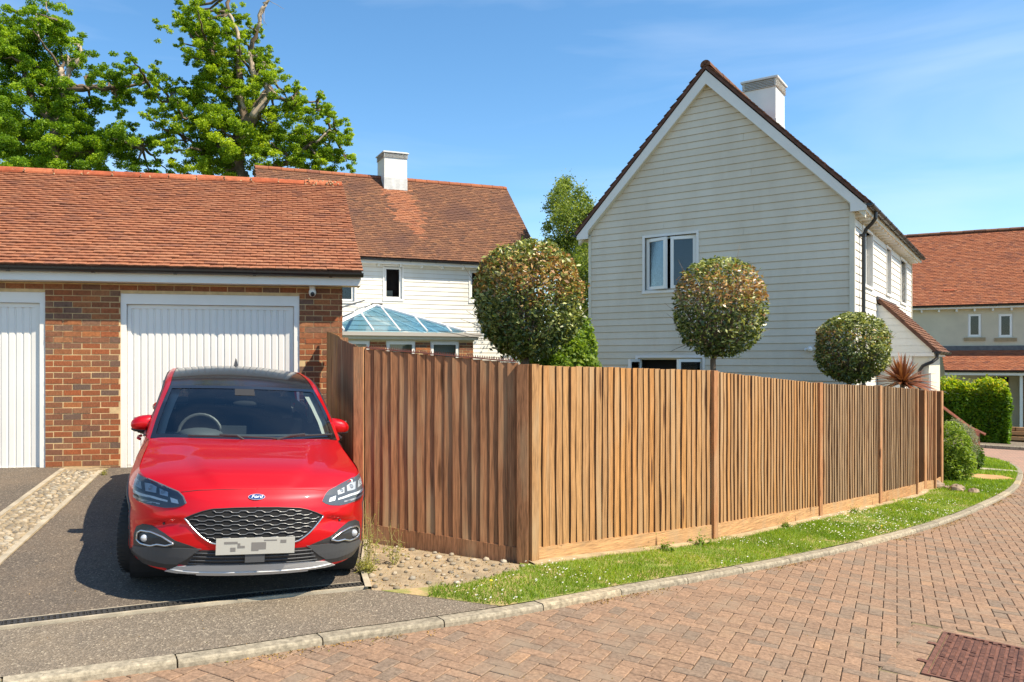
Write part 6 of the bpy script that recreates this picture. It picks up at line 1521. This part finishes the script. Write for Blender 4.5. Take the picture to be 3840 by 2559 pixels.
# lower intake, skid plate, cladding, fog lamps
LI = [(0, .392), (.36, .392), (.40, .378), (.47, .325), (.53, .278), (.44, .270), (0, .270)]; LIf = LI + [(-a, b) for a, b in LI[-2:0:-1]]
patch('lower_intake', LIf, .004, 'darkclad', both=False, cell=.04)
for h_ in (.372, .345, .318, .292):
    hw = .40-(.372-h_)*-.6; line([(0, h_), (hw, h_)], .0045, .010, 'clad', 'intake_bar')
for u_ in (.1, .2, .3, .4): line([(u_, .275), (u_, .38)], .003, .007, 'darkclad', 'intake_rib')
patch('skid_plate', [(0, .283), (.38, .281), (.52, .262), (.60, .216), (.44, .200), (0, .198)] , .010, 'silver', both=True, cell=.03)
line([(0, .226), (.42, .228), (.56, .238)], .006, .012, 'silver', 'skid_lip')
FG_ = [(.385, .402), (.45, .425), (.54, .450), (.61, .490), (.70, .526), (.765, .522), (.808, .49), (.826, .43), (.826, .35), (.76, .365), (.70, .388), (.50, .405)]
patch('fog_recess', FG_, .004, 'darkclad', cell=.03)
patch('bumper_cladding', [(.362, .402), (.50, .402), (.70, .387), (.76, .364), (.826, .345), (.830, .305), (.75, .284), (.60, .272), (.52, .278), (.455, .325), (.40, .375)], .008, 'clad', cell=.03)
patch('bumper_lower_edge', [(.50, .285), (.60, .279), (.75, .291), (.832, .315), (.893, .32), (.902, .235), (.75, .215), (.59, .198)], .006, 'darkclad', cell=.03)
for fr_ in line([(.545, .428), (.62, .468), (.70, .482), (.765, .474), (.790, .452), (.794, .405), (.765, .390), (.70, .392), (.655, .412), (.60, .412), (.545, .428)], .0075, .012, 'drl', 'fog_lamp_trim', n=60): fr_.data.materials[0] = M['chrome']
for s in (1, -1):
    mb = MB(); p = proj(.742*s, .434, .006); mb.ball(p, (.028, .018, .026), 14, 8); mb.obj('fog_lamp', M['lampgrey'], car, smooth=True)
# crease under headlight to fog recess and tow/sensor dots
mb = MB()
for u_, h_ in ((-.36, .36), (.36, .36), (-.62, .55), (.62, .55), (-.2, .40), (.2, .40)): p = proj(u_, h_, .002); mb.ball(p, .010, 8, 5)
mb.obj('parking_sensors', M['darkclad'], car)
# wheel arches: cladding ring, liner, wheels
for s in (1, -1):
    for wi, (w_, h_) in enumerate(AW):
        mb = MB(); rows = []
        for a in np.linspace(-.22, math.pi+.22, 40):
            ca, sa = math.cos(a), math.sin(a); uo = .915 if wi == 0 else .918
            def uu(rad):
                ww, hh = w_+rad*ca, h_+rad*sa; r = bvh.ray_cast(Vector((2*s, ww, hh)), Vector((-s, 0, 0)))
                return r[0].x if r[0] is not None and abs(r[0].x) > .6 else None
            o_ = uu(AR+.055); o_ = o_ if o_ is not None else .89*s
            rows.append([(.70*s, w_+(AR-.02)*ca, h_+(AR-.02)*sa), (o_+.010*s, w_+(AR-.016)*ca, h_+(AR-.016)*sa), (o_+.014*s, w_+(AR+.012)*ca, h_+(AR+.012)*sa), (o_+.009*s, w_+(AR+.045)*ca, h_+(AR+.045)*sa), (o_-.004*s, w_+(AR+.052)*ca, h_+(AR+.052)*sa)])
        mb.grid(rows, flip=s < 0); mb.obj('wheel_arch_trim', M['darkclad'], car, smooth=True)
        mb = MB(); mb.tube([(.45*s, w_, h_), (.86*s, w_, h_)], AR-.005, 24, cap=False); mb.tube([(.44*s, w_, h_), (.45*s, w_, h_)], AR, 24); mb.obj('arch_liner', M['dark'], car)
        wr = .335; wh = MB(); prof_ = [(-.11, .24), (-.11, .30), (-.085, wr-.008), (-.04, wr), (.04, wr), (.085, wr-.008), (.11, .30), (.112, .24)]
        rows = [[(a*s, r*math.cos(t), r*math.sin(t)) for a, r in prof_] for t in np.linspace(0, 2*math.pi, 41)]
        wh.grid(rows, flip=s > 0)
        for t in np.linspace(0, 2*math.pi, 60, endpoint=False):
            pass
        turn = R(-12) if wi == 0 else 0
        wo = wh.obj('wheel', M['rubber'], car, smooth=True, loc=(.79*s, w_, h_), rot=(0, 0, turn))
        rm = MB(); rm.grid([[(.095*s, .24*math.cos(t), .24*math.sin(t)), (.112*s, .245*math.cos(t), .245*math.sin(t)), (.02*s, .21*math.cos(t), .21*math.sin(t)), (-.02*s, .20*math.cos(t), .20*math.sin(t))] for t in np.linspace(0, 2*math.pi, 37)], flip=s > 0)
        for k in range(5):
            t = 2*math.pi*k/5; 
            for dt in (-.14, .14): rm.tube([(.07*s, .03*math.cos(t), .03*math.sin(t)), (.085*s, .13*math.cos(t+dt*.6), .13*math.sin(t+dt*.6)), (.09*s, .232*math.cos(t+dt), .232*math.sin(t+dt))], [.022, .016, .016], 6)
        rm.ball((.08*s, 0, 0), (.02, .05, .05), 12, 6); rm.obj('rim', M['alloy'], wo, smooth=True)
        tg = MB()
        for t in np.linspace(0, 2*math.pi, 56, endpoint=False):
            c, s2 = math.cos(t), math.sin(t)
            for a in (-.07, 0, .07): tg.v += [(a-.028, (wr+.002)*math.cos(t-.04), (wr+.002)*math.sin(t-.04)), (a+.028, (wr+.002)*math.cos(t-.03), (wr+.002)*math.sin(t-.03)), (a+.028, (wr+.002)*math.cos(t+.04), (wr+.002)*math.sin(t+.04)), (a-.028, (wr+.002)*math.cos(t+.03), (wr+.002)*math.sin(t+.03))]; k_ = len(tg.v)-4; tg.f.append((k_, k_+1, k_+2, k_+3)); tg.m.append(0)
        tg.obj('tread_blocks', M['rubber'], wo, kind='stuff')
# underside
mb = MB(); mb.box(-.68, .68, .35, 4.2, .20, .30); mb.box(-.42, .42, .12, 4.3, .19, .5); mb.obj('underbody', M['dark'], car)
# sill cladding + door lines, handles
for s in (1, -1):
    mb = MB(); rows = []
    for w_ in np.linspace(1.27, 3.17, 30):
        r = []
        for h_ in (.20, .24, .30, .335):
            q = bvh.ray_cast(Vector((2*s, w_, h_)), Vector((-s, 0, 0))); x = q[0].x if q[0] is not None else .86*s; r.append((x+.010*s, w_, h_))
        rows.append(r)
    mb.grid(rows, flip=s > 0); mb.obj('sill_cladding', M['darkclad'], car, smooth=True)
    for pts in ([(1.36, .97), (1.30, .75), (1.28, .36)], [(2.38, .98), (2.40, .6), (2.38, .36)], [(3.30, 1.0), (3.34, .8), (3.12, .5), (3.1, .36)]):
        mb = MB(); Q = rs([(a, b, 0) for a, b in pts], 16); P = []
        for p in Q:
            q = bvh.ray_cast(Vector((2*s, p[0], p[1])), Vector((-s, 0, 0)))
            if q[0] is not None: P.append((q[0].x, p[0], p[1]))
        if len(P) > 2: mb.tube(P, .003, 5); mb.obj('door_gap', M['dark'], car)
    for w_ in (2.15, 3.12): mb = MB(); mb.tube([(.905*s, w_-.09, .855), (.925*s, w_-.06, .86), (.925*s, w_+.06, .862), (.905*s, w_+.09, .86)], .013, 8); mb.obj('door_handle', M['paint'], car, smooth=True)
    # tail lamp
    mb = MB(); mb.ball((.80*s, 4.10, .93), (.10, .12, .07), 14, 8); mb.obj('tail_light', simple('tail_lamp_red', (.28, .01, .01), .1, coat=1), car, smooth=True)
    # door mirror: red shell over dark foot
    mb = MB(); c_m = (.868*s, 1.74, 1.045); n1, n2 = 22, 14; rows = []
    for i in range(n2+1):
        ph_ = math.pi*i/n2; r = []
        for j in range(n1+1):
            th = 2*math.pi*j/n1; x = math.sin(ph_)*math.cos(th); y = math.sin(ph_)*math.sin(th); z = math.cos(ph_)
            sx_ = .102*np.sign(x)*abs(x)**.75; sz_ = .070*np.sign(z)*abs(z)**.8; sy_ = .075*y
            sz_ *= (1.0+.22*(-x*s)); sy_ = min(sy_, .045)
            r.append((c_m[0]+sx_, c_m[1]+sy_, c_m[2]+sz_+.012*(-x*s)))
        rows.append(r)
    mb.grid(rows, flip=True); mi = mb.obj('door_mirror', M['paint'], car, smooth=True)
    mb = MB(); mb.tube([(.80*s, 1.70, .955), (.84*s, 1.73, .972), (.90*s, 1.745, .988)], [.032, .030, .030], 10); mb.ball((.88*s, 1.745, .992), (.088, .062, .026), 14, 8); mb.obj('mirror_foot', M['darkclad'], mi, smooth=True)
    mb = MB(); mb.box(c_m[0]-.085, c_m[0]+.085, c_m[1]+.046, c_m[1]+.049, 1.0, 1.09); mb.obj('mirror_glass', M['chrome'], mi)
# aerial fin
mb = MB(); mb.v = [(-.022, 3.45, 1.475), (.022, 3.45, 1.475), (.022, 3.62, 1.465), (-.022, 3.62, 1.465), (-.004, 3.57, 1.555), (.004, 3.57, 1.555), (.003, 3.60, 1.555), (-.003, 3.60, 1.555)]; mb.f = [(4, 5, 6, 7), (0, 1, 5, 4), (1, 2, 6, 5), (2, 3, 7, 6), (3, 0, 4, 7)]; mb.m = [0]*5; mb.obj('aerial_fin', M['darkclad'], car)
# interior
mb = MB(); mb.grid([[(x, 1.34-.14*(1-(x/.75)**2)*(1)+dy, z) for x in np.linspace(-.75, .75, 20)] for dy, z in ((.0, .955), (.18, .975), (.42, .975), (.5, .93), (.52, .75))], flip=False); mb.obj('dashboard', M['dash'], car, smooth=True)
mb = MB(); mb.box(-.20, .02, 1.70, 1.74, .965, 1.035); mb.obj('infotainment_screen', simple('screen_back', (.05, .055, .06), .4), car)
mb = MB(); mb.ball((-.38, 1.66, .965), (.20, .16, .055), 16, 8); mb.obj('instrument_cowl', M['dash'], car, smooth=True)
mb = MB(); n_ = 28; mb.tube([(-.38+.19*math.cos(t), 1.86+.19*.35*math.sin(t), .93+.19*.94*math.sin(t)) for t in np.linspace(0, 2*math.pi, n_)], .016, 8, cap=False); mb.box(-.44, -.32, 1.85, 1.88, .88, .97); mb.box(-.56, -.2, 1.86, 1.875, .915, .935); mb.obj('steering_wheel', simple('wheel_leather', (.09, .09, .09), .45), car, smooth=False)
for x in (-.37, .37):
    mb = MB(); mb.box(x-.24, x+.24, 2.35, 2.50, .45, 1.02); mb.box(x-.13, x+.13, 2.40, 2.50, 1.06, 1.24); mb.box(x-.05, x+.05, 2.43, 2.47, 1.02, 1.06); mb.box(x-.24, x+.24, 1.95, 2.40, .42, .55); mb.obj('front_seat', M['seat'], car)
mb = MB(); mb.box(-.62, .62, 3.25, 3.42, .5, 1.04)
for x in (-.36, 0, .36): mb.box(x-.12, x+.12, 3.3, 3.38, 1.06, 1.20)
mb.obj('rear_seat', M['seat'], car)
mb = MB(); mb.grid([[(x, w_, h_-.03+.03*(1-(x/.62)**2)) for x in np.linspace(-.62, .62, 8)] for w_, h_ in ((2.12, 1.36), (2.4, 1.395), (2.9, 1.42), (3.4, 1.41), (3.7, 1.37))]); mb.obj('headlining', M['dash'], car)
mb = MB(); mb.box(-.75, .75, 1.35, 4.1, .32, .34); mb.box(-.05, .05, 1.9, 3, .4, .68); mb.box(.72, .76, 1.4, 4.0, .34, .97); mb.box(-.76, -.72, 1.4, 4.0, .34, .97); mb.box(-.72, .72, 4.02, 4.06, .34, 1.06); mb.box(-.70, .70, 3.42, 4.02, .97, .985); mb.box(.745, .757, 3.2, 4.0, .97, 1.07); mb.box(-.757, -.745, 3.2, 4.0, .97, 1.07); mb.obj('cabin_trim', M['dash'], car)
for s in (1, -1):
    mb = MB(); mb.grid([[(a*s, b, c) for a, b, c in r] for r in ([(.68, 1.42, .975), (.785, 1.42, .965)], [(.65, 1.60, 1.10), (.755, 1.60, 1.09)], [(.61, 1.82, 1.215), (.72, 1.82, 1.20)], [(.56, 2.06, 1.325), (.675, 2.08, 1.325)])], flip=s > 0); mb.obj('inner_pillar', M['inner_pillar'], car, smooth=True)
    mb = MB(); mb.box(min(.70*s, .74*s), max(.70*s, .74*s), 2.50, 2.62, .97, 1.36); mb.obj('inner_pillar', M['inner_pillar'], car)
    mb = MB(); mb.grid([[(a*s, b, c) for a, b, c in r] for r in ([(.56, 3.70, 1.35), (.66, 3.62, 1.33)], [(.62, 3.95, 1.18), (.71, 3.86, 1.16)], [(.68, 4.10, 1.02), (.755, 3.98, 1.02)])], flip=s > 0); mb.obj('inner_pillar', M['dash'], car)
    mb = MB(); mb.grid([[(a*s, b, c) for a, b, c in r] for r in ([(.60, 2.1, 1.335), (.68, 2.1, 1.325)], [(.59, 2.8, 1.40), (.665, 2.8, 1.39)], [(.56, 3.7, 1.35), (.65, 3.66, 1.33)])], flip=s > 0); mb.obj('headlining_edge', M['dash'], car)
    mb = MB(); mb.grid([[(.5*s, 2.10, 1.33), (.62*s, 2.12, 1.325)], [(.2*s, 2.06, 1.352), (.2*s, 2.14, 1.352)]], flip=s > 0); mb.obj('sun_visor', M['inner_pillar'], car)
mb = MB(); mb.ball(ws_pt(0, .80, -.09), (.11, .03, .035), 12, 8); mb.obj('rear_view_mirror', M['dark'], car, smooth=True)
